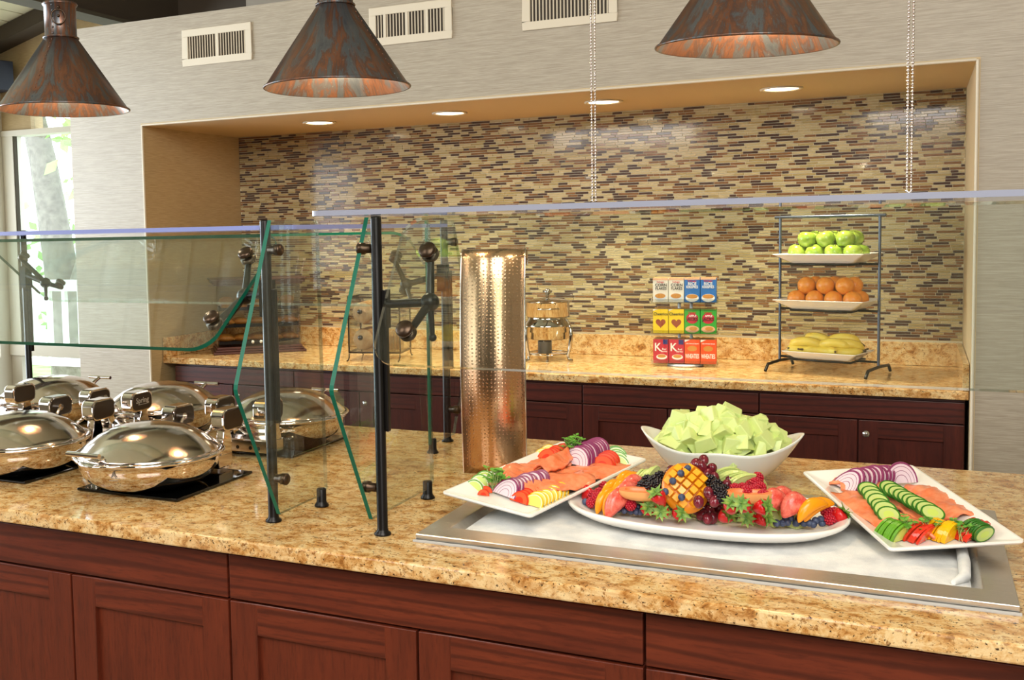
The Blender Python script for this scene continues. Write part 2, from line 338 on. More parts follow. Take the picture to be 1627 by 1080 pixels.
# sloped plank ceiling, rafter and dark beam
def czl(x): return 3.09+.256*(x+6.57)
ce = structure(MB().add([(-6.75, YF, czl(-6.75)+.03), (-.6, YF, czl(-.6)+.03), (-.6, 6.35, czl(-.6)+.03), (-6.75, 6.35, czl(-6.75)+.03), (-6.75, YF, czl(-6.75)+.09), (-.6, YF, czl(-.6)+.09), (-.6, 6.35, czl(-.6)+.09), (-6.75, 6.35, czl(-6.75)+.09)],
    [(0, 3, 2, 1), (4, 5, 6, 7), (0, 1, 5, 4), (1, 2, 6, 5), (2, 3, 7, 6), (3, 0, 4, 7)]).build('ceiling', 'seam_dark'))
zr = czl(-.6)
structure(MB().add([(-.6, YF, zr+.03), (XR, YF, zr-.256*(XR+.6)+.03), (XR, 6.35, zr-.256*(XR+.6)+.03), (-.6, 6.35, zr+.03), (-.6, YF, zr+.09), (XR, YF, zr-.256*(XR+.6)+.09), (XR, 6.35, zr-.256*(XR+.6)+.09), (-.6, 6.35, zr+.09)],
    [(0, 3, 2, 1), (4, 5, 6, 7), (0, 1, 5, 4), (1, 2, 6, 5), (2, 3, 7, 6), (3, 0, 4, 7)]).build('ceiling_right', 'plank_cream'))
pw = .16; pm = MB().box(0, pw-.008, YF, 6.2, -.014, .028).xf(Euler((0, -math.atan(.256), 0)).to_matrix().to_4x4()).mesh('plank', 'plank_cream')
for k in range(37):
    x = -6.75+k*pw*math.cos(math.atan(.256)); put('plank', pm, ce, (x, 0, czl(x)))
bm_ = MB(); sl = math.atan(.256)
bm_.box(0, 5.6, 6.02, 6.2, -.13, -.02).xf(Matrix.Translation((-6.6, 0, czl(-6.6)))@Euler((0, -sl, 0)).to_matrix().to_4x4())
structure(bm_.build('beam_rafter', 'beam_brown'))
bm2 = structure(MB().box(-3.90, -3.80, 2.8, 6.2, 2.635, 3.62).build('beam_dark', 'beam_brown'))
MB().box(-3.92, -3.785, 2.8, 6.2, 2.615, 2.635).build('trim_board', 'seam_dark', bm2)
structure(MB().box(-3.8, -1.6, 4.9, 5.0, 2.30, 3.6).build('beam_cross', 'beam_brown'))
structure(MB().box(-2.86, -2.2, 4.2, 4.8, 2.487, 3.4).build('wall_concrete_pier', 'concrete'))
# wall vents
def vent(x0, x1, z0, z1, label, gap):
    o = thing('wall_vent', label, 'vent', ((x0+x1)/2, NYW, (z0+z1)/2), group='air vents high on the wall'); w, h = (x1-x0)/2, (z1-z0)/2; b = .032
    MB().box(-w, w, -.008, 0, h-b, h).box(-w, w, -.008, 0, -h, -h+b).box(-w, -w+b, -.008, 0, -h+b, h-b).box(w-b, w, -.008, 0, -h+b, h-b).build('frame', 'vent_paint', o, bevel=.002)
    MB().box(-w+b, w-b, -.0012, 0, -h+b, h-b).build('duct_backing', 'vent_dark', o)
    sm_ = MB().box(-.0022, .0022, -.007, -.001, -h+b, h-b).xf(Euler((0, 0, .5)).to_matrix().to_4x4()).mesh('slat', 'vent_paint')
    nn = 22
    for k in range(nn): put('slat', sm_, o, (-w+b+(k+.5)*(2*w-2*b)/nn, 0, 0))
    for k in gap: MB().box(k, k+.012, -.0075, -.001, -h+b, h-b).build('divider', 'vent_paint', o)
    for sx in (-1, 1): MB().lathe([(0, -.0015), (.004, -.001), (.004, 0)], 8).xf(Matrix.Translation((sx*(w-.015), -.008, 0))@Euler((R(90), 0, 0)).to_matrix().to_4x4()).build('screw', 'vent_paint', o)
vent(-3.01, -2.635, 2.252, 2.415, 'cream wall vent nearest the left copper pendant', (.0,)); vent(-2.052, -1.68, 2.252, 2.408, 'cream wall vent right behind the middle copper pendant', (-.12, -.02, .07)); vent(-1.384, -1.014, 2.25, 2.407, 'cream wall vent beside the hanging bead chains, cut by picture top', ())
# niche downlights
for i, x in enumerate((-2.514, -1.853, -1.166, -.476)):
    o = thing('recessed_downlight', ['round recessed downlight, first from the left in the niche soffit', 'round recessed downlight, second from the left in the niche soffit', 'round recessed downlight just behind the double bead chain', 'round recessed downlight at the right end above the fruit stand'][i], 'downlight', (x, 4.262, NZT), group='downlights in the niche soffit')
    MB().lathe([(.060, 0), (.078, 0), (.078, -.004), (.070, -.006), (.062, -.004), (.060, 0)], 32).build('trim_ring', 'vent_paint', o)
    MB().lathe([(0, -.0025), (.061, -.0015), (.061, 0)], 32).build('lens', 'lamp_lens', o)
    l = bpy.data.lights.new('downlight_beam', 'SPOT'); l.energy = 46; l.color = (1, .88, .66); l.spot_size = R(92); l.spot_blend = .85; l.shadow_soft_size = .05
    lo = bpy.data.objects.new('downlight_beam', l); COL.objects.link(lo); lo.parent = o; lo.location = (0, 0, -.012)
# wall speaker
o = thing('wall_speaker', 'small navy loudspeaker box mounted high beside the window', 'speaker', (-6.47, 6.06, 2.64))
MB().box(-.11, .11, -.07, .08, 0, .225).build('cabinet', 'navy_plastic', o, rot=(0, 0, R(-14)), bevel=.006); MB().box(-.02, .02, .06, .14, .08, .12).build('bracket', 'black_metal', o)
MB().box(-.022, .022, -.0735, -.07, .115, .123).build('badge', 'lettering_red', o, rot=(0, 0, R(-14))); MB().box(-.014, .014, -.0735, -.07, .098, .108).build('badge', 'lettering_silver', o, rot=(0, 0, R(-14)))
# outdoors behind the window
structure(MB().box(-16, -3, 6.35, 20, -1.1, -1).build('ground_outside', 'lawn')); structure(MB().box(-9, -3.5, 6.35, 7.6, -.12, -.02).build('deck_outside', 'outside_white'))
o = thing('deck_railing', 'white wooden deck railing outside the window', 'railing', (-7, 7.35, 0))
MB().box(-1.5, 3, -.05, .05, 1.0, 1.10).build('top_rail', 'outside_white', o); MB().box(-1.5, 3, -.03, .03, .30, .37).build('bottom_rail', 'outside_white', o)
bl = MB().box(-.02, .02, -.02, .02, .37, 1.0).mesh('baluster', 'outside_white')
for k in range(24): put('baluster', bl, o, (-1.45+k*.19, 0, 0))
MB().box(-1.55, -1.45, -.05, .05, -.02, 1.1).build('post', 'outside_white', o); MB().box(2.9, 3, -.05, .05, -.02, 1.1).build('post', 'outside_white', o)
def tree(loc, trunk, label, crown):
    o = thing('tree', label, 'tree', loc, group='trees outside the window')
    b = MB()
    for pts, r0, r1 in trunk:
        n_ = len(pts); b.tube(pts, [r0+(r1-r0)*i/(n_-1) for i in range(n_)], 10)
    b.build('trunk', 'bark', o)
    lf = MB(); q = random.Random(len(label))
    for (cx, cy_, cz, rr, cnt) in crown:
        for _ in range(cnt):
            p = Vector((q.gauss(0, .5), q.gauss(0, .5), q.gauss(0, .5)))*rr+Vector((cx, cy_, cz)); a = Vector((q.uniform(-1, 1), q.uniform(-1, 1), q.uniform(-1, 1)))*.11; c_ = a.orthogonal().normalized()*.06
            lf.add([p-a, p+c_, p+a, p-c_], [(0, 1, 2, 3)])
    tag(lf.build('foliage', 'leaf_pale', o), kind='stuff')
tree((-9.0, 9.4, -1), [([(0, 0, 0), (-.05, 0, 1.2), (-.15, 0, 2.2), (-.35, 0, 3.4), (-.7, 0, 4.8)], .26, .12), ([(-.05, 0, 1.3), (.3, 0, 2.2), (.75, .1, 3.4)], .2, .1)], 'leaning grey tree trunk with forked branch outside the window', [(.5, .4, 4.4, 1.0, 260), (-.8, .5, 5.4, 1.2, 260), (.9, 0, 3.2, .5, 70)])
tree((-10.2, 13, -1), [([(0, 0, 0), (.1, 0, 2), (0, 0, 3.5)], .15, .06)], 'far leafy green tree behind the deck railing', [(0, 0, 1.9, 1.6, 900), (1.6, 0, 1.3, 1.3, 600), (-1.5, 0, 1.5, 1.3, 500)])

# ================================================================== counters and cabinets
def cabinet(x0, x1, yf, depth, zt, zd, label, group, wx, wz, lock, doors=2, back=False):
    o = thing('base_cabinet', label, 'cabinet', (x0, yf, 0), group=group); w = x1-x0; g = .0025
    MB().box(0, w, .02, depth, .0, .8785).build('body', wz, o)
    MB().box(0, w, .018, .024, zt+.004, .8785).build('top_rail', wx, o)
    MB().box(g, w-g, 0, .02, zd+g, zt).build('drawer_front', wx, o, bevel=.0015)
    dw = w/doors; fr = .062; z0, z1 = .1, zd-g
    for k in range(doors):
        a, b = k*dw+g, (k+1)*dw-g
        d = MB().box(a, a+fr, 0, .02, z0, z1, 0).box(b-fr, b, 0, .02, z0, z1, 0).box(a+fr, b-fr, 0, .02, z1-fr, z1, 1).box(a+fr, b-fr, 0, .02, z0, z0+fr, 1).build('door', (wz, wx), o, bevel=.0015)
        MB().box(a+fr-.004, b-fr+.004, .009, .017, z0+fr-.004, z1-fr+.004).build('door_panel', wz, d)
        if lock and k == 1:
            MB().lathe([(0, -.004), (.0085, -.004), (.0085, -.002), (.0115, -.002), (.0115, .002)], 16).box(-.0012, .0012, -.004, .004, -.0046, -.004).xf(Matrix.Translation((a+.024, .0, .742))@Euler((R(-90), 0, 0)).to_matrix().to_4x4()).build('lock', 'lock_steel', d)
xs = [-3.2+.67*k for k in range(5)]+[.15]
for k in range(5):
    cabinet(xs[k], xs[k+1], 4.005, .66, .868, .793, ['dark cherry cabinet at the left end of the niche, under the pastry case', 'dark cherry niche cabinet below the bread box', 'dark cherry niche cabinet behind the hammered copper sheet', 'dark cherry niche cabinet below the cereal rack', 'dark cherry cabinet at the right end of the niche, under the fruit stand'][k], 'cabinets in the niche', 'cherry_x', 'cherry_z', True)
xs = [-2.853, -2.033, -1.213, -.393, .427, 1.247]
for k in range(5):
    cabinet(xs[k], xs[k+1], 1.66, .98, .864, .774, ['red oak island cabinet at the far left end, beyond the picture edge', 'red oak island cabinet in the lower left corner of the picture', 'red oak island cabinet centred below the dark sneeze guard posts', 'red oak island cabinet below the frosted cold well', 'red oak island cabinet beyond the right edge'][k], 'cabinets along the front of the island', 'oak_x', 'oak_z', False)
# island worktop with an opening for the cold well
WX0, WX1, WY0, WY1 = -.842, .141, 1.742, 2.308
IX0, IX1, IY0, IY1 = -2.95, 1.30, 1.617, 2.7305
t = MB()
ix0, ix1, iy0, iy1 = WX0+.03, WX1-.03, WY0+.03, WY1-.03
xsv = [IX0, ix0, ix1, IX1]; ysv = [IY0, iy0, iy1, IY1]; vs = []; 
for zz in (Z0-.0295, Z0):
    for yy in ysv:
        for xx in xsv: vs.append((xx, yy, zz))
fs = []
for j in range(3):
    for i in range(3):
        if (i, j) != (1, 1):
            a = j*4+i; fs += [(a, a+4, a+5, a+1), (a+16, a+17, a+21, a+20)]
for a, b in [(0, 1), (1, 2), (2, 3), (3, 7), (7, 11), (11, 15), (15, 14), (14, 13), (13, 12), (12, 8), (8, 4), (4, 0), (5, 9), (9, 10), (10, 6), (6, 5)]: fs.append((a, b, b+16, a+16))
t.add(vs, fs)
tag(t.build('granite_worktop', 'granite', bevel=.004), 'speckled golden granite worktop covering the front buffet island', 'countertop')
o = thing('granite_worktop', 'granite worktop with low backsplash inside the tiled niche', 'countertop', (0, 0, 0))
MB().box(NX0+.002, NX1-.002, 3.986, NYB-.002, Z0-.0295, Z0).build('slab', 'granite', o, bevel=.004)
MB().box(NX0+.002, NX1-.002, NYB-.022, NYB-.001, Z0+.0005, 1.004).build('backsplash', 'granite', o, bevel=.002)
MB().box(NX0+.002, NX0+.022, 3.99, NYB-.023, Z0+.0005, 1.004).build('side_splash', 'granite', o, bevel=.002); MB().box(NX1-.022, NX1-.002, 3.99, NYB-.023, Z0+.0005, 1.004).build('side_splash', 'granite', o, bevel=.002)
# frosted drop-in cold well
o = thing('cold_well', 'stainless drop-in cold well with frosted white floor', 'cold well', (0, 0, Z0))
def frame_mesh(b, x0, x1, y0, y1, X0, X1, Y0, Y1, zi, zo):
    a = [(X0, Y0, zo), (X1, Y0, zo), (X1, Y1, zo), (X0, Y1, zo)]; c = [(x0, y0, zi), (x1, y0, zi), (x1, y1, zi), (x0, y1, zi)]
    b.add(a+c, [(i, (i+1) % 4, (i+1) % 4+4, i+4) for i in range(4)]); return b
b = MB(); zt_ = .0135
frame_mesh(b, WX0, WX1, WY0, WY1, WX0, WX1, WY0, WY1, zt_, .0005); frame_mesh(b, WX0+.045, WX1-.045, WY0+.062, WY1-.045, WX0, WX1, WY0, WY1, zt_, zt_)
frame_mesh(b, WX0+.06, WX1-.06, WY0+.072, WY1-.06, WX0+.045, WX1-.045, WY0+.062, WY1-.045, .001, zt_)
b.build('rim', 'stainless', o, bevel=.0015)
nx, ny = 60, 36; vs = []
q = random.Random(5)
for j in range(ny+1):
    for i in range(nx+1):
        u, v = i/nx, j/ny; e = min(u, 1-u, v*.55, (1-v)*.55)*9; e = min(1, e)
        vs.append((WX0+.055+u*(WX1-WX0-.11), WY0+.068+v*(WY1-WY0-.123), .0005+.0085*math.sqrt(e)+q.uniform(-.0004, .0004)*e))
b = MB().add(vs, [(j*(nx+1)+i, j*(nx+1)+i+1, (j+1)*(nx+1)+i+1, (j+1)*(nx+1)+i) for j in range(ny) for i in range(nx)], 0, True)
b.build('frosted_floor', 'frost', o)
MB().tube([(WX0-.002+i*(WX1-WX0+.004)/40, WY0-.004+q.uniform(-.0015, .0015), .001) for i in range(41)], .004, 6).build('caulk_bead', 'caulk', o)
MB().tube([(WX1-.085, WY0+.09, .009), (WX1-.068, WY0+.12, .011), (WX1-.066, WY0+.2, .011), (WX1-.07, WY0+.45, .010)], [.004, .009, .010, .007], 10).build('frost_ridge', 'frost', o)

# ================================================================== sneeze guards
def rrect(x0, x1, y0, y1, r, which=(1, 1, 1, 1), k=6):
    """rounded rectangle outline; which = corners (x0y0, x1y0, x1y1, x0y1)"""
    out = []
    for (cx, cy_, a0), f in zip(((x0+r, y0+r, 180), (x1-r, y0+r, 270), (x1-r, y1-r, 0), (x0+r, y1-r, 90)), which):
        if f: out += [(cx+r*math.cos(R(a0+90*i/k)), cy_+r*math.sin(R(a0+90*i/k))) for i in range(k+1)]
        else: out.append((x0 if a0 in (180, 90) else x1, y0 if a0 in (180, 270) else y1))
    return out
GT = .009
def post(par, x, y, top=1.517, track=1):
    p = MB().lathe([(0, 0), (.0165, 0), (.0165, .003), (.0115, .007), (.0105, .012), (.0105, top-Z0-.004), (.0095, top-Z0), (0, top-Z0)], 20).build('post', 'black_metal', par, (x, y, Z0+.0005))
    if track: MB().box(-.004, .004, -.006, .006, 0, .27).build('track', 'black_metal', p, (.0145*track, .004, .20), bevel=.002)
    return p
def kpanel(par, x, pts, green, edge='glass_edge'):
    k = len(pts); b = MB(); vs = [(x-GT/2, a, c) for a, c in pts]+[(x+GT/2, a, c) for a, c in pts]
    b.add(vs, [tuple(range(k)), tuple(range(k, 2*k))[::-1]], 0)
    for i in range(k): b.add(vs, [(i, i+k, (i+1) % k+k, (i+1) % k)], 1 if i < green else 2)
    return b.build('end_panel', ('glass', edge, 'glass_edge_pale'), par)
def knob(par, x, y, z, sx):
    MB().lathe([(0, 0), (.0085, 0), (.0085, .012), (.011, .014), (.012, .026), (.009, .029), (0, .029)], 16).xf(Euler((0, R(90*sx), 0)).to_matrix().to_4x4()).build('glass_clamp', 'bronze', par, (x, y, z))
def foot(par, x, y):
    MB().lathe([(0, 0), (.0155, 0), (.0155, .003), (.0115, .008), (.0105, .012), (.0105, .036), (.009, .038), (0, .038)], 18).build('panel_foot', 'black_metal', par, (x, y, Z0+.0005))
def pane_matrix(y0, z0, y1, z1):
    t = Vector((0, y1-y0, z1-z0)); L_ = t.length; t.normalize(); n_ = Vector((1, 0, 0)).cross(t); M = Matrix.Identity(4)
    for i in range(3): M[i][0], M[i][1], M[i][2], M[i][3] = (1, 0, 0)[i], t[i], n_[i], (0, y0, z0)[i]
    return M, L_
def pane(par, name, M, L_, x0, x1, corners, edge='glass_edge'):
    b = MB().prism(rrect(x0, x1, 0, L_, .045, corners), -GT/2, GT/2, lambda a, c, d: M@Vector((a, c, d)), 0, 1); return b.build(name, ('glass', edge), par)
def bracket(par, M, base, hub, discs, lever, out=1):
    """spider bracket: arm from the post to a hub behind the pane, two arms with clamp discs through the pane"""
    h = Vector(hub); b = MB().rod(base, h, .0085, 12); b.box(base[0]-.012, base[0]+.012, base[1]-.012, base[1]+.012, base[2]-.045, base[2]+.028)
    nrm = M.to_3x3()@Vector((0, 0, 1)); b.ball(h, .0175, n=14, mm=8)
    for d in discs: b.tube([h, M@Vector((d[0], d[1], -.012))], [.0085, .0065], 10)
    b.tube([h, Vector(lever)], [.007, .0045], 10); b.ball(lever, .0075)
    o = b.build('bracket', 'black_metal', par)
    for d in discs:
        MB().lathe([(0, -.016), (.014, -.016), (.0165, -.012), (.0165, -GT/2-.0005), (.0001, -GT/2-.0005)], 20).lathe([(.0001, GT/2+.0005), (.0165, GT/2+.0005), (.0165, .009), (.014, .013), (0, .0135)], 20).xf(M@Matrix.Translation((d[0], d[1], 0))).build('clamp_disc', 'bronze', o)
# guard over the chafing dishes
g1 = thing('sneeze_guard', 'clear glass sneeze guard over the chafing dishes, on slim dark posts', 'sneeze guard', (0, 0, 0))
for x, y in ((-1.166, 1.755), (-1.16, 2.615), (-2.705, 1.755), (-2.705, 2.615)): post(g1, x, y)
MB().prism(rrect(-2.76, -1.128, 1.772, 2.60, .04), 1.498, 1.507, lambda a, c, d: Vector((a, c, d)), 0, 1).build('top_shelf', ('glass', 'glass_edge_blue_light'), g1)
Mf, Lf = pane_matrix(1.612, 1.272, 1.885, 1.486); pane(g1, 'front_pane', Mf, Lf, -2.74, -1.208, (1, 1, 1, 1))
Mr, Lr = pane_matrix(2.748, 1.272, 2.475, 1.486)
b = MB().prism(rrect(-2.74, -1.208, 0, Lr, .045), -GT/2, GT/2, lambda a, c, d: Mr@Vector((a, c, d)), 0, 1); b.m[2:2+17] = [2]*17; b.build('rear_pane', ('glass', 'glass_edge', 'glass_edge_pale'), g1)
kpanel(g1, -1.135, [(1.724, 1.516), (1.596, 1.212), (1.594, 1.203), (1.596, 1.194), (1.727, .935), (1.90, .935), (1.912, .947), (1.902, 1.506), (1.893, 1.516)], 4)
kpanel(g1, -1.135, [(2.448, 1.516), (2.446, .935), (2.60, .935), (2.735, 1.20), (2.62, 1.516)], 1)
for z in (1.458, 1.0): knob(g1, -1.156, 1.752, z, 1); knob(g1, -1.150, 2.612, z, 1)
foot(g1, -1.135, 1.893); foot(g1, -1.135, 2.462)
d1, d2 = on(Mf, 392, 406), on(Mf, 338, 508); hb = M_ = Mf@Vector(((d1.x+d2.x)/2+.015, (d1.y+d2.y)/2+.01, -.035)); bracket(g1, Mf, (-1.172, 1.765, 1.37), hb, (d1, d2), hb+Vector((-.05, .0, -.055)))
def rear_bracket(bx, d1, d2, hx):
    hb = Mr@Vector((hx, .16, .035)); bb = MB().rod((bx, 2.61, 1.37), hb, .0085, 12); bb.box(bx-.012, bx+.012, 2.600, 2.630, 1.325, 1.398); bb.ball(hb, .0175)
    for d in (d1, d2): bb.tube([hb, Mr@Vector((d.x, d.y, .012))], [.0085, .0065], 10)
    bb.tube([hb, hb+Vector((.03, -.03, -.05))], [.007, .0045], 10); bb.ball(hb+Vector((.03, -.03, -.05)), .0075)
    bo = bb.build('bracket', 'black_metal', g1)
    for d in (d1, d2): MB().lathe([(0, -.013), (.0165, -.011), (.0165, -GT/2-.0005), (.0001, -GT/2-.0005)], 20).lathe([(.0001, GT/2+.0005), (.0165, GT/2+.0005), (.0165, .012), (0, .016)], 20).xf(Mr@Matrix.Translation((d.x, d.y, 0))).build('clamp_disc', 'bronze', bo)
rear_bracket(-1.165, Vector((-1.28, .24, 0)), Vector((-1.31, .09, 0)), -1.27)
rear_bracket(-2.70, on(Mr, 38, 408), on(Mr, 95, 451), -2.60)
# guard over the cold well
g2 = thing('sneeze_guard', 'clear glass sneeze guard over the fruit and salmon, hung on bead chains', 'sneeze guard', (0, 0, 0))
post(g2, -.918, 1.755, 1.5185); post(g2, .72, 1.755, 1.5185)
MB().prism(rrect(-.972, .80, 1.60, 1.93, .02), 1.5195, 1.5285, lambda a, c, d: Vector((a, c, d)), 0, 1).build('top_shelf', ('glass', 'glass_edge_white'), g2)
Mg, Lg = pane_matrix(1.632, 1.256, 1.79, 1.514); pane(g2, 'front_pane', Mg, Lg, -.872, .76, (1, 1, 1, 1), 'glass_edge_pale')
kpanel(g2, -.952, [(1.782, 1.5175), (1.634, 1.214), (1.632, 1.205), (1.634, 1.196), (1.772, .932), (2.045, .932), (2.058, .945), (2.063, 1.505), (2.053, 1.5175)], 4)
for z in (1.458, 1.0): knob(g2, -.93, 1.757, z, -1)
foot(g2, -.952, 2.035)
d1, d2 = on(Mg, 681, 400), on(Mg, 645, 525); hb = Mg@Vector(((d1.x+d2.x)/2+.012, (d1.y+d2.y)/2-.005, -.035)); bracket(g2, Mg, (-.914, 1.765, 1.352), hb, (d1, d2), hb+Vector((.004, .0, -.065)))
d1 = Vector((.62, Lg*.8, 0)); d2 = Vector((.58, Lg*.25, 0)); hb = Mg@Vector((.61, Lg*.5, -.035)); bracket(g2, Mg, (.716, 1.765, 1.352), hb, (d1, d2), hb+Vector((0, 0, -.065)))
ball = MB().ball((0, 0, 0), .0019, n=6, mm=4)
for cx_, nm in ((-.455, 'double steel bead chain holding the glass shelf near the middle'), (-.0125, 'steel bead chain holding the glass shelf near the fruit stand')):
    o = thing('bead_chain', nm, 'chain', (cx_, 1.604, 1.5285))
    for s_ in (-1, 1):
        b = MB()
        for k in range(88):
            z = .003+k*.0048; st = len(b.v); b.add(ball.v, ball.f, 0, True); b.xf(Matrix.Translation((s_*.0026*(1+z*.6), 0, z)), st)
        b.rod((s_*.0026, 0, .0), (s_*.0055, 0, 2.9), .0006, 5); b.build('bead_strand', 'chrome_soft', o)
    MB().tube([(-.005, 0, .003), (0, 0, .0), (.005, 0, .003)], .0015, 6).build('hook', 'chrome_soft', o)

# ================================================================== copper pendants
for i, (x, z, lab) in enumerate(((-2.075, 1.835, 'copper cone pendant with ring on its neck, in the upper left corner'), (-1.229, 1.829, 'copper cone pendant hanging in front of the middle vent'), (-.31, 1.838, 'copper cone pendant at the upper right, cut by the picture top'))):
    o = thing('pendant_lamp', lab, 'lamp', (x, 2.17, z), (0, R((0, 0, -2.5)[i]), R((0, 70, 150)[i])), group='copper pendants over the island')
    RR = .170
    MB().lathe([(RR, 0), (.045, .185), (.0445, .185), (RR-.002, -.001)], 56, 0).build('shade', 'copper', o)
    MB().lathe([(RR-.0025, .002), (.042, .186), (0, .187)], 56, 0).build('inner_reflector', 'copper_inside', o)
    MB().tube([((RR+.0005)*math.cos(2*math.pi*k/64), (RR+.0005)*math.sin(2*math.pi*k/64), 0) for k in range(64)], .0028, 8, closed=True).build('rolled_rim', 'copper', o)
    nk = MB().lathe([(.0425, .186), (.043, .19), (.0415, .192), (.0415, .272), (.0445, .274), (.046, .277), (.0445, .281), (.03, .283), (.012, .285), (0, .285)], 32).build('neck', 'copper', o)
    MB().tube([(.0445*math.cos(2*math.pi*k/40), .0445*math.sin(2*math.pi*k/40), .189) for k in range(40)], .0028, 8, closed=True).build('collar', 'copper', nk)
    a0 = R(-52); MB().tube([(.047*math.cos(a0)-.018*math.sin(a0)*math.cos(t_), .047*math.sin(a0)+.018*math.cos(a0)*math.cos(t_), .237+.019*math.sin(t_)) for t_ in [2*math.pi*k/28 for k in range(28)]], .0018, 7, closed=True).build('ring', 'bronze', nk)
    MB().ball((.043*math.cos(a0), .043*math.sin(a0), .262), .0045).ball((.043*math.cos(a0), .043*math.sin(a0), .24), .004).build('ring_stud', 'bronze', nk)
    b = MB(); a1 = R(-75)
    for k in range(6): b.ball((.0415*math.cos(a1), .0415*math.sin(a1), .197+k*.0145), .003, n=8, mm=5)
    b.build('rivet', 'copper', nk)
    b = MB()
    for k in range(16):
        f = (k+.5)/16; r_ = RR+(.045-RR)*f; b.ball((r_*math.cos(a1), r_*math.sin(a1), .185*f), .0018, n=6, mm=4)
    b.build('seam_rivet', 'copper', o)
    MB().lathe([(.010, .285), (.008, .30), (.0055, .302), (.0055, 1.2)], 12).build('stem', 'black_metal', o)
    MB().ball((0, 0, .075), .028, n=16, mm=10).lathe([(.014, .1), (.014, .16)], 14).build('bulb', 'bulb_warm', o)
    l = bpy.data.lights.new('pendant_glow', 'POINT'); l.energy = 4.5; l.color = (1, .86, .62); l.shadow_soft_size = .035
    lo = bpy.data.objects.new('pendant_glow', l); COL.objects.link(lo); lo.parent = o; lo.location = (0, 0, .035)

# ================================================================== chafing dishes on induction plates
def chafer(x, y, back, label, plabel, px, lettered=False):
    pl = thing('induction_plate', plabel, 'hot plate', (px, 1.945 if not back else 2.415, Z0), group='black induction plates')
    MB().box(-.143, .143, -.145, .145, .0015, .0075).build('glass_top', 'black_glass', pl, bevel=.002)
    b = MB()
    for sx in (-1, 1):
        for sy in (-1, 1): b.box(sx*.12-.008, sx*.12+.008, sy*.12-.008, sy*.12+.008, 0, .0015)
    b.build('pad', 'knob_black', pl)
    o = thing('chafing_dish', label, 'chafing dish', (x, y, Z0+.0078), (0, 0, math.pi if back else 0), group='chafing dishes on the island')
    # local -y = serving side with the handle, +y = hinge side
    MB().lathe([(0, .002), (.085, .002), (.088, 0), (.100, .003), (.124, .010), (.144, .024), (.156, .041), (.1605, .055), (.161, .066), (.169, .0685), (.1735, .0725), (.1735, .0765), (.170, .079), (.1655, .0785), (.1635, .075), (.159, .06), (.13, .02), (0, .012)], 72).build('pan', 'chrome', o)
    ld = MB().lathe([(.1625, .0765), (.1625, .080), (.160, .083), (.151, .091), (.136, .103), (.113, .1185), (.082, .132), (.046, .1395), (0, .142)], 72).build('lid', 'chrome_soft', o)
    MB().tube([(0, -.157, .087), (0, -.175, .090), (0, -.193, .100), (0, -.212, .108)], [.0085, .007, .006, .0055], 10).tube([(-.045, -.214, .1085), (.045, -.214, .1085)], .0055, 10).build('lid_handle', 'chrome', ld)
    b = MB(); pts = [(R(-90+d_)) for d_ in range(-26, 27, 4)]
    vs = [(.168*math.cos(a_), .168*math.sin(a_), .0745) for a_ in pts]+[((.168+.030*math.cos((i/(len(pts)-1)-.5)*math.pi))*math.cos(a_), (.168+.030*math.cos((i/(len(pts)-1)-.5)*math.pi))*math.sin(a_), .0765) for i, a_ in enumerate(pts)]
    k = len(pts); up_ = [(a_, b_, c_+.004) for a_, b_, c_ in vs]
    b.add(vs+up_, [(i, i+1, k+i+1, k+i) for i in range(k-1)]+[(2*k+i, 3*k+i, 3*k+i+1, 2*k+i+1) for i in range(k-1)]+[(k+i, k+i+1, 3*k+i+1, 3*k+i) for i in range(k-1)], 0, True); b.build('pan_lip', 'chrome', o)
    hg = MB().box(-.085, .085, .150, .208, .006, .040).build('hinge_base', 'chrome_soft', o, bevel=.003)
    for sx in (-1, 1):
        MB().prism([(.158, .038), (.205, .038), (.205, .075), (.196, .105), (.176, .105), (.170, .075)], sx*.075-.011, sx*.075+.011, lambda a, c, d: (d, a, c)).build('hinge_column', 'chrome', hg, bevel=.002)
        bk = MB().prism(rrect(.160, .246, .094, .148, .018), sx*.075-.019, sx*.075+.019, lambda a, c, d: (d, a, c)).build('hinge_block', 'chrome', o, bevel=.003)
        for s2 in (-1, 1): MB().prism(rrect(.165, .241, .099, .143, .015), sx*.075+s2*.0188, sx*.075+s2*.0202, lambda a, c, d: (d, a, c)).build('end_cap', 'dark_cap', bk)
        MB().tube([(sx*.055, .192, .121), (sx*.045, .192, .121)], .009, 12).tube([(sx*.049, .192, .121), (sx*.047, .170, .096), (sx*.046, .150, .0905)], .005, 8).build('lid_lever', 'chrome', o)
    sgn = -1 if back else 1
    if lettered: text('lettering', 'Spring', .021, 'lettering_silver', o, (sgn*(.075+.0204), .203, .124), (R(90), 0, R(90)*sgn))
    if lettered: MB().box(sgn*(.075+.0202), sgn*(.075+.0206), .186, .220, .1125, .1138).build('underline', 'lettering_silver', o)
    b = MB()
    for sx in (-.045, -.02, .02, .045):
        b.lathe([(0, 0), (.005, 0)], 12, sm=False, c=(0, 0, 0)).xf(Matrix.Translation((sx, .2086, .018))@Euler((R(90), 0, 0)).to_matrix().to_4x4(), len(b.v)-13)
    b.build('keyhole', 'knob_black', hg)
chafer(-1.60, 1.90, False, 'polished chafing dish in the front row beside the green-edged glass panel', 'black induction plate under the front chafing dish near the glass panel', -1.588)
ca_ = [o_ for o_ in bpy.data.objects if o_.name.startswith('pan') and o_.parent and o_.parent.name == 'chafing_dish'][0]; an = R(-78.6); ux, uy = math.cos(an), math.sin(an)
text('stamped_mark', 'A', .020, 'lettering_silver', ca_, (.1614*ux, .1614*uy, .055), (R(90), 0, an+R(90)))
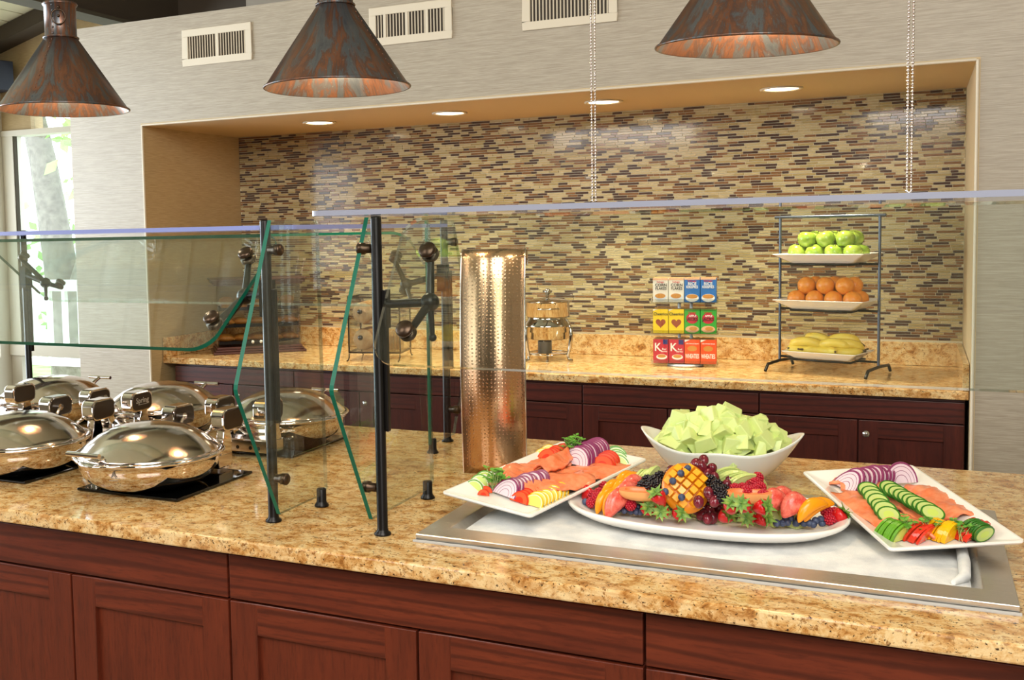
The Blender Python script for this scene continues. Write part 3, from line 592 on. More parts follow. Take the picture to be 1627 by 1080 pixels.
for k_ in (-1, 1): MB().box(-.011, .011, -.0003, .0003, .0115*k_-.0006, .0115*k_+.0006).build('stamped_mark', 'lettering_silver', ca_, (.1616*ux, .1616*uy, .055), (0, 0, an+R(90)))
chafer(-2.015, 1.905, False, 'polished chafing dish in the front row, cut by the left picture edge', 'black induction plate under the front chafing dish at the picture edge', -2.036)
chafer(-1.575, 2.45, True, 'polished chafing dish in the back row, seen through the end glass panel', 'black induction plate under the back chafing dish behind the glass panel', -1.588)
chafer(-2.005, 2.45, True, 'polished chafing dish in the middle of the back row, below the niche corner', 'black induction plate under the middle chafing dish of the back row', -2.03, True)
chafer(-2.44, 2.45, True, 'polished chafing dish in the back row in front of the window', 'black induction plate under the back chafing dish by the window', -2.47)

# ================================================================== hammered copper sheet on the island
o = thing('copper_divider', 'tall hammered copper sheet with curled top standing on the island', 'divider', (-.898, 2.300, Z0), (0, 0, R(14)))
bow = lambda z_: -.020*math.sin(math.pi*min(1, z_/.50))+.010*(z_/.5)**2
path = [(bow(z_), z_) for z_ in [.0005]+[.02*k for k in range(1, 25)]]+[(.0128+.030*(1-math.cos(R(a_))), .500+.034*math.sin(R(a_))) for a_ in range(20, 171, 10)]+[(.0705, .492)]
d_ = [0]
for p, q in zip(path, path[1:]): d_.append(d_[-1]+math.hypot(q[0]-p[0], q[1]-p[1]))
hw = .0755; vs = []
for (y_, z_) in path: vs += [(-hw, y_, z_), (hw, y_, z_)]
for (y_, z_) in path: vs += [(-hw+.0005, y_+.002, z_), (hw-.0005, y_+.002, z_)]
k = len(path); b = MB().add(vs, [(2*i, 2*i+1, 2*i+3, 2*i+2) for i in range(k-1)], 0, True)
sh = b.mesh('sheet', 'hammered'); uv = sh.uv_layers.new(name='UVMap')
for lp in sh.loops:
    vi = lp.vertex_index; uv.data[lp.index].uv = (vi % 2*2*hw/.0088, d_[(vi//2) % k]/.0088)
so = put('sheet', sh, o); md = so.modifiers.new('thickness', 'SOLIDIFY'); md.thickness = .0016
MB().tube([(-hw, y_, z_) for y_, z_ in path], .0018, 6).build('folded_edge', 'chrome_soft', o); MB().tube([(hw, y_, z_) for y_, z_ in path], .0018, 6).build('folded_edge', 'chrome_soft', o)

# ================================================================== things on the niche counter
# pastry case
o = thing('pastry_case', 'glass pastry case with dark wooden base and lid in the niche corner', 'display case', (-3.045, 4.110, Z0), (0, 0, R(39.8)))
w, d = .45, .25
MB().box(0, w, 0, d, 0, .012).box(.010, w-.010, .010, d-.010, .012, .022).box(.018, w-.018, .018, d-.018, .022, .034).build('base', 'dark_wood', o, bevel=.003)
MB().box(.012, w-.012, .012, d-.012, .334, .343).box(0, w, 0, d, .343, .358).box(-.008, w+.008, -.008, d+.008, .358, .366).build('lid', 'dark_wood', o, bevel=.002)
MB().box(.028, w-.028, .026, .030, .036, .333).build('glass_front', 'acrylic', o); MB().box(.028, w-.028, d-.030, d-.026, .036, .333).build('glass_back', 'acrylic', o)
MB().box(.022, .026, .026, d-.026, .036, .333).build('glass_side', 'acrylic', o); MB().box(w-.026, w-.022, .026, d-.026, .036, .333).build('glass_side', 'acrylic', o)
for z in (.046, .128, .21):
    MB().box(.032, w-.032, .036, d-.036, z, z+.004).box(.032, w-.032, .036, .039, z+.004, z+.016).box(.032, w-.032, d-.039, d-.036, z+.004, z+.016).box(.032, .035, .039, d-.039, z+.004, z+.016).box(w-.035, w-.032, .039, d-.039, z+.004, z+.016).build('tray', 'black_metal', o)
for x in (.19, .23): MB().lathe([(0, 0), (.007, 0), (.008, .006), (0, .010)], 12).xf(Matrix.Translation((x, .026, .056))@Euler((R(90), 0, 0)).to_matrix().to_4x4()).build('knob', 'white_plastic', o)
Mc = o.matrix_basis.copy(); Mc = Matrix.Translation((-3.045, 4.110, Z0))@Euler((0, 0, R(39.8))).to_matrix().to_4x4()
cm = MB(); cm.tube([(.040*math.cos(t_), .032*math.sin(t_)-.012, .016+.004*math.sin(t_)) for t_ in [R(10+160*k/16) for k in range(17)]], [.004+.0135*math.sin(math.pi*k/16)*(1 if k % 2 else .86) for k in range(17)], 10)
cme = cm.mesh('croissant', 'pastry')
for r_, z in enumerate((.050, .132)):
    for i in range(5):
        for j in range(2):
            lab = f'{ORD[i]} golden croissant from the left, {("front", "rear")[j]} row of the {("lower", "upper")[r_]} pastry tray'
            tag(put('croissant', cme, M=place(Mc, .068+i*.078, .084+j*.078, z+.0008, R(rnd.uniform(-15, 15)))), lab, 'croissant', 'croissants in the pastry case')
mm_ = MB().lathe([(0, 0), (.024, 0), (.027, .004), (.032, .030), (.037, .036), (.034, .050), (.018, .060), (0, .062)], 20).mesh('muffin', 'pastry')
for i in range(5): tag(put('muffin', mm_, M=place(Mc, .075+i*.075, .125, .2142)), f'brown muffin, {ORD[i]} from the left on the top tray of the pastry case', 'muffin', 'muffins in the pastry case')
# bread box
o = thing('bread_box', 'two-tier clear bread box with black knobs, left of the copper sheet', 'bread box', (-2.318, 4.135, Z0), (0, 0, R(12)))
w, d, h0, h1 = .245, .20, .036, .285
fr = MB()
for x in (.003, w-.003):
    for y in (.003, d-.003): fr.box(x-.003, x+.003, y-.003, y+.003, h0, h1)
for z in (h0, h1):
    fr.box(0, w, 0, .006, z-.004, z+.004).box(0, w, d-.006, d, z-.004, z+.004).box(0, .006, .006, d-.006, z-.004, z+.004).box(w-.006, w, .006, d-.006, z-.004, z+.004)
fr.build('frame', 'bronze', o)
MB().box(.006, w-.006, .002, .004, h0+.004, h1-.004).build('front_glass', 'acrylic', o); MB().box(w-.004, w-.002, .006, d-.006, h0+.004, h1-.004).build('side_glass', 'acrylic', o); MB().box(.002, .004, .006, d-.006, h0+.004, h1-.004).build('side_glass', 'acrylic', o)
MB().box(.006, w-.006, .006, d-.006, h1-.002, h1+.001).build('top_glass', 'acrylic', o)
for z in (h0+.004, .162): MB().box(.007, w-.007, .007, d-.007, z, z+.003).build('shelf', 'acrylic', o)
for z in (.105, .222): MB().lathe([(0, 0), (.004, 0), (.004, .006), (.011, .010), (.012, .016), (.008, .022), (0, .023)], 16).xf(Matrix.Translation((.062, .002, z))@Euler((R(90), 0, 0)).to_matrix().to_4x4()).build('knob', 'knob_black', o)
for x in (.004, w-.004): MB().tube([(x, -.035, .003), (x, -.02, .003), (x, -.004, .012), (x, .0, .03)], .003, 8).tube([(x, d+.03, .003), (x, d+.02, .003), (x, d+.004, .012), (x, d, .03)], .003, 8).build('wire_foot', 'bronze', o)
Mb = Matrix.Translation((-2.318, 4.135, Z0))@Euler((0, 0, R(12))).to_matrix().to_4x4()
lf = MB().lathe([(0, 0), (.043, 0), (.047, .006), (.0485, .02), (.0485, .14), (.043, .15), (0, .152)], 28); lf.m = [1 if all(lf.v[i][2] < .007 for i in f) else 0 for f in lf.f]
lfm = lf.xf(Euler((R(-90), 0, 0)).to_matrix().to_4x4()).mesh('bread_loaf', ('bread_crust', 'bread_crumb'))
for z, q_ in ((h0+.0075, 'lower'), (.1655, 'upper')): tag(put('bread_loaf', lfm, M=place(Mb, .062, .025, z+.0487)), f'round bread loaf on the {q_} shelf of the clear bread box', 'bread', 'bread in the bread box')
sl_ = MB().prism([(-.045, 0), (.045, 0), (.047, .05), (.050, .062), (.040, .082), (.0, .09), (-.040, .082), (-.050, .062), (-.047, .05)], -.006, .006, lambda a, c, d: (d, a, c), 0, 1).mesh('bread_slice', ('bread_crumb', 'bread_crust'), .001, 1)
for k in range(7): tag(put('bread_slice', sl_, M=place(Mb, .128+k*.0145, .11, h0+.0078, 0, 0, R(3))), f'{ORD[k]} slice from the round loaf in the lower bread box shelf', 'bread slice', 'sliced bread in the bread box')
# soup chafer
o = thing('soup_chafer', 'polished round soup warmer on legs behind the copper sheet', 'soup warmer', (-1.467, 4.42, Z0), (0, 0, R(20)))
MB().lathe([(0, .094), (.088, .094), (.095, .098), (.095, .125), (.099, .128), (.099, .148), (.103, .150), (.103, .153)], 48).build('water_pan', 'chrome_dim', o)
MB().lathe([(.101, .153), (.098, .166), (.088, .178), (.084, .186), (.084, .190)], 48).build('shoulder', 'chrome_dim', o)
MB().lathe([(.084, .190), (.0965, .196), (.0965, .252), (.1, .254), (.1, .258)], 48).build('soup_pot', 'chrome_dim', o)
ld = MB().lathe([(.1005, .2585), (.098, .262), (.06, .270), (.02, .275), (0, .275)], 48).build('lid', 'chrome_soft', o)
MB().lathe([(0, .275), (.009, .277), (.007, .287), (.014, .295), (.0155, .303), (.010, .313), (0, .316)], 20).build('lid_knob', 'chrome_dim', ld)
MB().tube([(-.04, -.097, .235), (-.045, -.118, .232), (.0, -.128, .232), (.045, -.118, .232), (.04, -.097, .235)], .0035, 8).build('pot_handle', 'chrome_dim', o)
for k in range(3):
    a_ = R(-30+120*k); c_, s_ = math.cos(a_), math.sin(a_)
    MB().tube([(r_*c_, r_*s_, z) for r_, z in ((.104, .152), (.112, .145), (.113, .11), (.108, .06), (.098, .025), (.100, .008), (.112, .004), (.120, .006))], [.005, .008, .009, .0085, .007, .006, .005, .004], 10).build('leg', 'chrome_dim', o)
MB().tube([(.094*math.cos(2*math.pi*k/40), .094*math.sin(2*math.pi*k/40), .030) for k in range(40)], .0025, 8, closed=True).tube([(-.092, 0, .0285), (.092, 0, .0285)], .0025, 8).tube([(0, -.092, .0275), (0, .092, .0275)], .0025, 8).build('stand_ring', 'chrome_dim', o)
o = thing('fuel_can', 'grey metal fuel can under the soup warmer', 'fuel can', (-1.475, 4.40, Z0+.0315))
MB().lathe([(0, 0), (.030, 0), (.031, .002), (.031, .05), (.032, .052), (.030, .054), (.028, .051), (0, .051)], 28).build('body', 'steel_grey', o); MB().lathe([(.008, .051), (.008, .054), (.003, .055), (.003, .064), (0, .065)], 12).build('wick_cap', 'chrome_dim', o)

# cereal rack
Mk = Matrix.Translation((-.866, 4.405, Z0))@Euler((0, 0, R(7))).to_matrix().to_4x4()
o = thing('cereal_rack', 'three-tier revolving rack holding small cereal boxes', 'rack', M=Mk)
MB().lathe([(0, .0005), (.072, .0005), (.075, .004), (.072, .010), (.02, .012), (0, .012)], 40).build('turntable', 'acrylic_white', o)
for x in (-.024, .024): MB().rod((x, .0, .012), (x, .0, .30), .0065, 12).build('pole', 'acrylic_white', o)
TZ = (.0145, .1385, .2665)
for z in TZ:
    MB().box(-.134, .134, -.064, .064, z-.003, z-.0005).build('tier', 'acrylic', o)
    MB().box(-.134, .134, -.066, -.0640, z-.003, z+.013).build('tier_lip', 'acrylic', o)
    for sx in (-1, 1): MB().box(sx*.1325-.001, sx*.1325+.001, -.064, .064, z, z+.02).build('tier_side', 'acrylic', o)
BW, BH, BD = .0605, .099, .028
def ellipse(cx_, cz_, rx_, rz_, k=20): return [(cx_+rx_*math.cos(2*math.pi*i/k), cz_+rz_*math.sin(2*math.pi*i/k)) for i in range(k)]
def flat(par, name, poly, mat, lift=.0004): return MB().prism(poly, -lift, -.00005, lambda a, c, d: (a, d, c)).build(name, mat, par)
XF = (R(90), 0, 0)
def box_front(kind, b):
    tx = lambda s, sz, mt, x, z, sx=1, l=.0007: text('lettering', s, sz, mt, b, (x, -l, z), XF, sx)
    if kind == 'corn':
        flat(b, 'printed_band', [(-BW/2, .090), (BW/2, .090), (BW/2, BH-.0005), (-BW/2, BH-.0005)], 'print_peach'); tx("Kellogg's", .0085, 'lettering_red', 0, .083); tx('CORN', .0165, 'lettering_black', .002, .070); tx('FLAKES', .0165, 'lettering_black', .002, .056, .85)
        flat(b, 'printed_bowl', ellipse(0, .020, .026, .013), 'acrylic_white'); flat(b, 'printed_flakes', ellipse(-.001, .026, .021, .010), 'print_cereal', .0007)
    elif kind == 'rice':
        flat(b, 'printed_band', [(-BW/2, .092), (BW/2, .092), (BW/2, BH-.0005), (-BW/2, BH-.0005)], 'print_peach'); tx("Kellogg's", .0095, 'lettering_red', 0, .087); tx('RICE', .0165, 'lettering_white', 0, .075); tx('KRISPIES', .0155, 'lettering_white', 0, .062, .82)
        flat(b, 'printed_bowl', ellipse(0, .018, .026, .016), 'lettering_white'); flat(b, 'printed_flakes', ellipse(0, .024, .022, .009), 'print_cereal', .0007)
    elif kind == 'hoops':
        tx('Cheerios', .0165, 'lettering_black', 0, .079, .95)
        hp = [(16*math.sin(t_)**3/16*.020, .042+(13*math.cos(t_)-5*math.cos(2*t_)-2*math.cos(3*t_)-math.cos(4*t_))/17*.022) for t_ in [2*math.pi*i/32 for i in range(32)]]
        flat(b, 'printed_heart', hp, 'print_brown'); flat(b, 'printed_corner', [(-BW/2, .092), (-.012, BH-.0005), (-BW/2, BH-.0005)], 'lettering_white')
    elif kind == 'apple':
        flat(b, 'printed_band', [(-BW/2, .094), (BW/2, .094), (BW/2, BH-.0005), (-BW/2, BH-.0005)], 'cucumber_skin'); tx("Kellogg's", .009, 'lettering_red', 0, .086); flat(b, 'printed_apple', ellipse(.0, .062, .024, .022), 'box_red')
        tx('APPLE', .012, 'lettering_white', .002, .072, .9, .001); tx('JACKS', .0185, 'lettering_black', 0, .058, .9, .001); flat(b, 'printed_hoops', ellipse(0, .018, .027, .014), 'print_peach'); flat(b, 'printed_hoops', ellipse(.004, .02, .016, .008), 'print_cereal', .0007)
    elif kind == 'special':
        tx('K', .046, 'lettering_white', -.012, .065, .9); tx('Red', .0105, 'lettering_white', .014, .058); tx('Berries', .0105, 'lettering_white', .013, .049, .85)
        flat(b, 'printed_badge', [(.009, .078), (.028, .078), (.028, .098), (.009, .098)], 'print_navy'); flat(b, 'printed_bowl', ellipse(.004, .026, .022, .011), 'lettering_white'); flat(b, 'printed_flakes', ellipse(.004, .029, .017, .007), 'print_cereal', .0007)
    else:
        flat(b, 'printed_corner', [(-BW/2, .088), (-.008, BH-.0005), (-BW/2, BH-.0005)], 'lettering_white'); tx('100% WHOLE GRAIN', .0062, 'lettering_white', 0, .082, .9); flat(b, 'printed_flakes', ellipse(0, .062, .019, .011), 'print_cereal'); tx('WHEATIES', .0255, 'lettering_white', 0, .030, .45); 
kinds = (('special', 'special', 'wheat', 'wheat'), ('hoops', 'hoops', 'apple', 'apple'), ('corn', 'corn', 'rice', 'rice'))
KM = {'corn': 'box_white', 'rice': 'box_blue', 'hoops': 'box_yellow', 'apple': 'box_green', 'special': 'box_red', 'wheat': 'box_orange'}
KL = {'corn': 'white cereal box with corn flake bowl', 'rice': 'blue cereal box with white lettering', 'hoops': 'yellow cereal box with brown heart', 'apple': 'green cereal box with red apple', 'special': 'red cereal box with large white initial', 'wheat': 'orange cereal box with tall white lettering'}
for r_, z in enumerate(TZ):
    for i, kd in enumerate(kinds[r_]):
        for dd in range(3):
            x = -.0945+i*.063; y = -.0625+dd*.031+.0012
            lab = f'{KL[kd]}, {("left", "right")[i % 2]} of the two, {("front", "middle", "rear")[dd]} on the {("bottom", "middle", "top")[r_]} tier'
            bx = thing('cereal_box', lab, 'cereal box', M=place(Mk, x, y, z+.0002), group='cereal boxes on the rack')
            b = MB().box(-BW/2, BW/2, 0, BD, 0, BH); b.m = [0, 1, 0, 0, 0, 0]; b.build('carton', (KM[kd], 'box_kraft'), bx)
            if dd == 0: box_front(kd, bx)

# fruit stand
Ms = Matrix.Translation((-.312, 4.355, Z0))@Euler((0, 0, R(-16.8))).to_matrix().to_4x4()
o = thing('fruit_stand', 'grey metal three-tier stand for fruit plates in the niche', 'fruit stand', M=Ms)
for sx in (-1, 1):
    p = MB().rod((sx*.1905, 0, .028), (sx*.1905, 0, .604), .0052, 12).build('post', 'steel_grey', o)
    MB().tube([(sx*.1905, -.135, .006), (sx*.1905, -.110, .030), (sx*.1905, 0, .034), (sx*.1905, .110, .030), (sx*.1905, .130, .006)], .006, 10).build('foot', 'black_metal', o)
MB().rod((-.212, 0, .604), (.212, 0, .604), .0062, 12).build('top_bar', 'steel_grey', o)
PZ = (.058, .250, .427)
for z in PZ:
    b = MB().tube([(-.1905, 0, z-.0065), (-.105, 0, z-.0065)], .0045, 8).tube([(.1905, 0, z-.0065), (.105, 0, z-.0065)], .0045, 8)
    b.tube([(-.115, -.075, z-.0065), (.115, -.075, z-.0065), (.115, .075, z-.0065), (-.115, .075, z-.0065)], .0045, 8, closed=True); b.build('plate_holder', 'black_metal', o)
def tray_mesh(W_, D_, w_, d_, h_, t=.004):
    def rr(a_, c_, r_): return rrect(-a_/2, a_/2, -c_/2, c_/2, r_, k=3)
    loops = [(rr(w_, d_, .01), 0), (rr(W_, D_, .006), h_), (rr(W_-.002, D_-.002, .006), h_+t*.6), (rr(W_-.012, D_-.012, .006), h_+t*.5), (rr(w_-.004, d_-.004, .01), t)]
    b = MB(); k_ = len(loops[0][0]); vs = [(x, y, z) for lp, z in loops for x, y in lp]
    fs = [(i*k_+j, i*k_+(j+1) % k_, (i+1)*k_+(j+1) % k_, (i+1)*k_+j) for i in range(len(loops)-1) for j in range(k_)]
    return b.add(vs, fs+[tuple(range(k_))[::-1], tuple(range((len(loops)-1)*k_, len(loops)*k_))])
tm = tray_mesh(.345, .235, .235, .135, .034).mesh('fruit_plate', 'white_ceramic'); tms = tray_mesh(.285, .205, .215, .135, .026).mesh('fruit_plate', 'white_ceramic')
for z, q_ in zip(PZ, ('bananas on the bottom', 'oranges on the middle', 'green apples on the top')): tag(put('fruit_plate', tms if 'banana' in q_ else tm, M=place(Ms, 0, 0, z-.0012)), f'white rectangular plate of {q_} tier of the stand', 'plate', 'plates on the fruit stand')
ra = .0345
ap = MB().lathe([(0, -.026), (.006, -.029), (.014, -.0305), (.024, -.024), (.032, -.010), (.0352, .004), (.033, .017), (.024, .028), (.014, .0305), (.006, .028), (0, .022)], 24).mesh('skin', 'apple_skin')
asm = MB().tube([(0, 0, .021), (.001, 0, .03), (.003, .001, .037)], .0012, 6).mesh('stem', 'stem_brown')
orr = MB().lathe([(0, -.033), (.012, -.0325), (.024, -.025), (.0325, -.010), (.0345, .0), (.0325, .011), (.024, .025), (.012, .0318), (.003, .0325), (0, .0315)], 24).mesh('peel', 'orange_skin'); ost = MB().lathe([(0, .0335), (.003, .033), (.0035, .031)], 8).mesh('stem_scar', 'leaf_green')
LC = ('left end', 'second from left', 'third from left', 'right end')
for kind, z, mesh, sub, sn, nm in (('apple', PZ[2], ap, asm, 'stem', 'green apple'), ('orange', PZ[1], orr, ost, 'stem_scar', 'orange')):
    for j in range(2):
        for i in range(4):
            t_ = thing(kind, f'{nm} at the {LC[i]} of the {("front", "back")[j]} bottom row on the stand', kind, M=place(Ms, -.1085+i*.0715, -.037+j*.073, z+.0025+.0335, rnd.uniform(0, 6), rnd.uniform(-.35, .35), rnd.uniform(-.35, .35)), group=f'{kind}s on the stand')
            put('skin' if kind == 'apple' else 'peel', mesh, t_); put(sn, sub, t_)
    for j in range(2):
        for i in range(3):
            t_ = thing(kind, f'{nm}, {("left", "middle", "right")[i]} one of the {("front", "back")[j]} top row on the stand', kind, M=place(Ms, -.075+i*.0735+(.012 if j else 0), -.022+j*.058, z+.0025+.0335+.0515, rnd.uniform(0, 6), rnd.uniform(-.5, .5), rnd.uniform(-.5, .5)), group=f'{kind}s on the stand')
            put('skin' if kind == 'apple' else 'peel', mesh, t_); put(sn, sub, t_)
bp_ = [(.075*math.sin(R(a_)), .075*(1-math.cos(R(a_))), 0) for a_ in range(-62, 63, 6)]; nb = len(bp_)
bn = MB().tube(bp_, [.004+.0150*min(1, 1.9*math.sin(math.pi*(k+.35)/(nb-.3))) for k in range(nb)], 7).mesh('peel', 'banana_skin')
bt = MB().tube([bp_[-1], (bp_[-1][0]+.008, bp_[-1][1]+.011, 0), (bp_[-1][0]+.011, bp_[-1][1]+.018, 0)], [.0045, .0035, .004], 7).mesh('stem', 'banana_tip'); btp = MB().ball((bp_[0][0]-.001, bp_[0][1]+.001, 0), .0045, n=8, mm=5).mesh('tip', 'banana_tip')
for i, (x, y, z, rz, ry) in enumerate(((-.070, -.052, .022, 12, 0), (-.002, -.040, .022, 175, 0), (.075, -.050, .022, 12, 0), (-.06, -.005, .021, 185, 0), (.065, .0, .021, 10, 0), (-.060, -.046, .050, 12, 6), (.030, -.040, .050, -6, -4), (.078, -.026, .048, 20, 0), (-.035, -.004, .064, -14, 8), (.048, .004, .066, 6, -6), (0, .05, .030, 5, 0))):
    lab = ('spotted banana at the front left of the bottom plate', 'banana in the front centre of the bottom plate', 'banana at the front right of the bottom plate', 'banana lying low at the left rear of the bottom plate', 'banana lying low at the right rear of the bottom plate', 'banana with dark tip lying across the front left pile', 'banana lying across the front centre of the pile', 'banana at the right shoulder of the pile', 'topmost banana on the left of the pile', 'topmost banana on the right of the pile', 'banana hidden at the back of the bottom plate')[i]
    t_ = thing('banana', lab, 'banana', M=place(Ms, x, y, PZ[0]+z+(.012 if z > .045 else .006), R(rz), R(-48 if z > .045 else 8), R(ry)), group='bananas on the stand'); put('peel', bn, t_); put('stem', bt, t_); put('tip', btp, t_)

# ================================================================== platters and food on the cold well
def plate_mesh(L_, W_):
    rr = lambda a_, c_, r_: rrect(-a_/2, a_/2, -c_/2, c_/2, r_, k=4)
    i0, i1 = L_-.085, W_-.075
    loops = [(rr(i0-.02, i1-.02, .012), -.026), (rr(i0, i1, .014), -.024), (rr(L_-.004, W_-.004, .008), -.006), (rr(L_, W_, .009), -.003), (rr(L_-.001, W_-.001, .009), 0), (rr(L_-.008, W_-.008, .008), .0002), (rr(i0+.006, i1+.006, .014), -.016), (rr(i0-.012, i1-.012, .012), -.0195)]
    b = MB(); k_ = len(loops[0][0]); vs = [(x, y, z) for lp, z in loops for x, y in lp]; N = len(loops)
    return b.add(vs, [(i*k_+j, i*k_+(j+1) % k_, (i+1)*k_+(j+1) % k_, (i+1)*k_+j) for i in range(N-1) for j in range(k_)]+[tuple(range(k_))[::-1], tuple(range((N-1)*k_, N*k_))])
ML = Matrix.Translation((-.694, 2.080, .974))@Euler((0, 0, R(72.5))).to_matrix().to_4x4()@Euler((0, R(-4.9), 0)).to_matrix().to_4x4()@Euler((R(2.8), 0, 0)).to_matrix().to_4x4()
MR = Matrix.Translation((-.022, 2.132, .967))@Euler((0, 0, R(24))).to_matrix().to_4x4()@Euler((0, R(-2.9), 0)).to_matrix().to_4x4()@Euler((R(4.5), 0, 0)).to_matrix().to_4x4()@Euler((0, 0, R(90))).to_matrix().to_4x4()
pm_ = plate_mesh(.424, .224).mesh('platter', 'white_ceramic')
tag(put('platter', pm_, M=ML), 'white rectangular platter of salmon beside the copper sheet', 'platter', 'salmon platters'); tag(put('platter', pm_, M=MR), 'white rectangular platter of salmon with cucumbers at the right', 'platter', 'salmon platters')
FL = -.0185    # floor of the platter
def salmon(M, u, v, ang, L_, W_, h, label, seed, fold=0):
    p = on(M, u, v, FL+h); q = random.Random(seed); nx, ny = 22, 12; top = []; ph = [q.uniform(0, 6) for _ in range(4)]
    for j in range(ny+1):
        for i in range(nx+1):
            a, c = i/nx-.5, j/ny-.5
            w_ = W_*(1-.28*abs(2*a)**2.2)+.006*math.sin(9*a+ph[0]); l_ = L_+.010*math.sin(8*c+ph[1])
            z = h+.0032*math.sin(10*a+ph[2])*math.cos(6*c+ph[3])+fold*math.exp(-(c/.22)**2)+.004*(1-(2*c)**2)+.0015*math.sin(31*a+12*c)
            top.append((a*l_, c*w_, max(.0065, z)))
    N = len(top); vs = top+[(x*.99, y*.98, max(.001, z-.0055)) for x, y, z in top]; r_ = nx+1
    fs = [(j*r_+i, j*r_+i+1, (j+1)*r_+i+1, (j+1)*r_+i) for j in range(ny) for i in range(nx)]
    rim = [i for i in range(nx)]+[j*r_+nx for j in range(ny)]+[ny*r_+i for i in range(nx, 0, -1)]+[j*r_ for j in range(ny, 0, -1)]
    b = MB().add(vs, fs+[tuple(x+N for x in f[::-1]) for f in fs]+[(rim[k], rim[k-1], rim[k-1]+N, rim[k]+N) for k in range(len(rim))], 0, True)
    tag(put('salmon_slice', b.mesh('salmon_slice', 'salmon'), M=place(M, p.x, p.y, FL, R(ang))), label, 'salmon', 'smoked salmon slices')
def slice_mesh(r, th, rings, half=True, squash=1.0, k=14):
    """flat slice in the xz plane, thickness along y; rings = [(outer fraction, material)] from the outside in, the last one fills the centre"""
    b = MB(); mats = []; a0, a1 = (0, math.pi) if half else (0, 2*math.pi)
    for i, (f, mt) in enumerate(rings):
        if mt not in mats: mats.append(mt)
        mi = mats.index(mt); f2 = rings[i+1][0] if i+1 < len(rings) else 0
        for j in range(k):
            t0, t1 = a0+(a1-a0)*j/k, a0+(a1-a0)*(j+1)/k
            o_ = [(r*f*math.cos(t), r*f*math.sin(t)*squash) for t in (t0, t1)]; n_ = [(r*f2*math.cos(t), r*f2*math.sin(t)*squash) for t in (t1, t0)]
            for s_ in (-1, 1):
                y = s_*th/2; quad = [(x, y, z) for x, z in o_+n_]
                b.add(quad if f2 else quad[:3], [tuple(range(4 if f2 else 3))], mi)
            if i == 0: b.add([(o_[0][0], -th/2, o_[0][1]), (o_[1][0], -th/2, o_[1][1]), (o_[1][0], th/2, o_[1][1]), (o_[0][0], th/2, o_[0][1])], [(0, 1, 2, 3)], 0, True)
    if half: b.add([(-r, -th/2, 0), (r, -th/2, 0), (r, th/2, 0), (-r, th/2, 0)], [(0, 1, 2, 3)], len(mats)-1)
    return b.mesh('slice', mats)
onion = [(1, 'onion_purple'), (.91, 'onion_white'), (.80, 'onion_purple'), (.775, 'onion_white'), (.60, 'onion_purple'), (.575, 'onion_white'), (.40, 'onion_purple'), (.37, 'onion_white')]
SM = {'onion': slice_mesh(.030, .0026, onion, True, 1.15), 'onion_big': slice_mesh(.030, .004, onion, True, 1.35), 'tomato': slice_mesh(.024, .0034, [(1, 'tomato_red'), (.9, 'tomato_flesh'), (.5, 'tomato_red')], True, 1.0), 'lemon': slice_mesh(.0255, .003, [(1, 'lemon_rind'), (.92, 'melon_pale'), (.84, 'lemon_flesh')], True),
      'lime': slice_mesh(.021, .003, [(1, 'lime_rind'), (.9, 'melon_pale'), (.83, 'lime_flesh')], True, 1.1), 'cucumber': slice_mesh(.020, .0035, [(1, 'cucumber_skin'), (.88, 'lime_rind'), (.84, 'cucumber_flesh'), (.45, 'lime_flesh')], False, 1, 22), 'pepper': slice_mesh(.023, .0042, [(1, 'pepper_yellow'), (.6, 'lemon_rind')], True, 1.3), 'melon': slice_mesh(.030, .004, [(1, 'cucumber_flesh'), (.93, 'melon_flesh'), (.5, 'melon_pale')], True, 1.05), 'avocado': slice_mesh(.021, .0036, [(1, 'lime_rind'), (.8, 'lime_flesh')], True, 1.35)}
WORD = {'onion': 'red onion', 'onion_big': 'red onion', 'tomato': 'tomato', 'lemon': 'lemon', 'lime': 'lime', 'cucumber': 'cucumber', 'pepper': 'yellow pepper', 'melon': 'honeydew', 'avocado': 'green lime'}
def fan(M, kind, p0, p1, n, where, lean=35, h=.001, s=1.0, turn=0, grp=None, world=False):
    """n slices standing one behind another from pixel p0 to pixel p1"""
    a = on(M, *p0, FL+h) if not world else Vector(p0); c = on(M, *p1, FL+h) if not world else Vector(p1)
    d = c-a; ang = math.atan2(d.y, d.x)-math.pi/2+R(turn)
    for i in range(n):
        q = a.lerp(c, i/(n-1) if n > 1 else 0); z = q.z if world else FL+h
        tag(put(f'{kind.replace("_big", "")}_slice', SM[kind], M=place(M, q.x, q.y, z+.001*(i % 2), ang+R(rnd.uniform(-5, 5)), R(-lean+rnd.uniform(-4, 4)), 0, s*rnd.uniform(.95, 1.04))), f'{WORD[kind]} slice, {ORD[i]} from the front, {where}', WORD[kind]+' slice' if len(WORD[kind].split()) == 1 else 'slice', grp or f'{WORD[kind]} slices {where}'[:60])
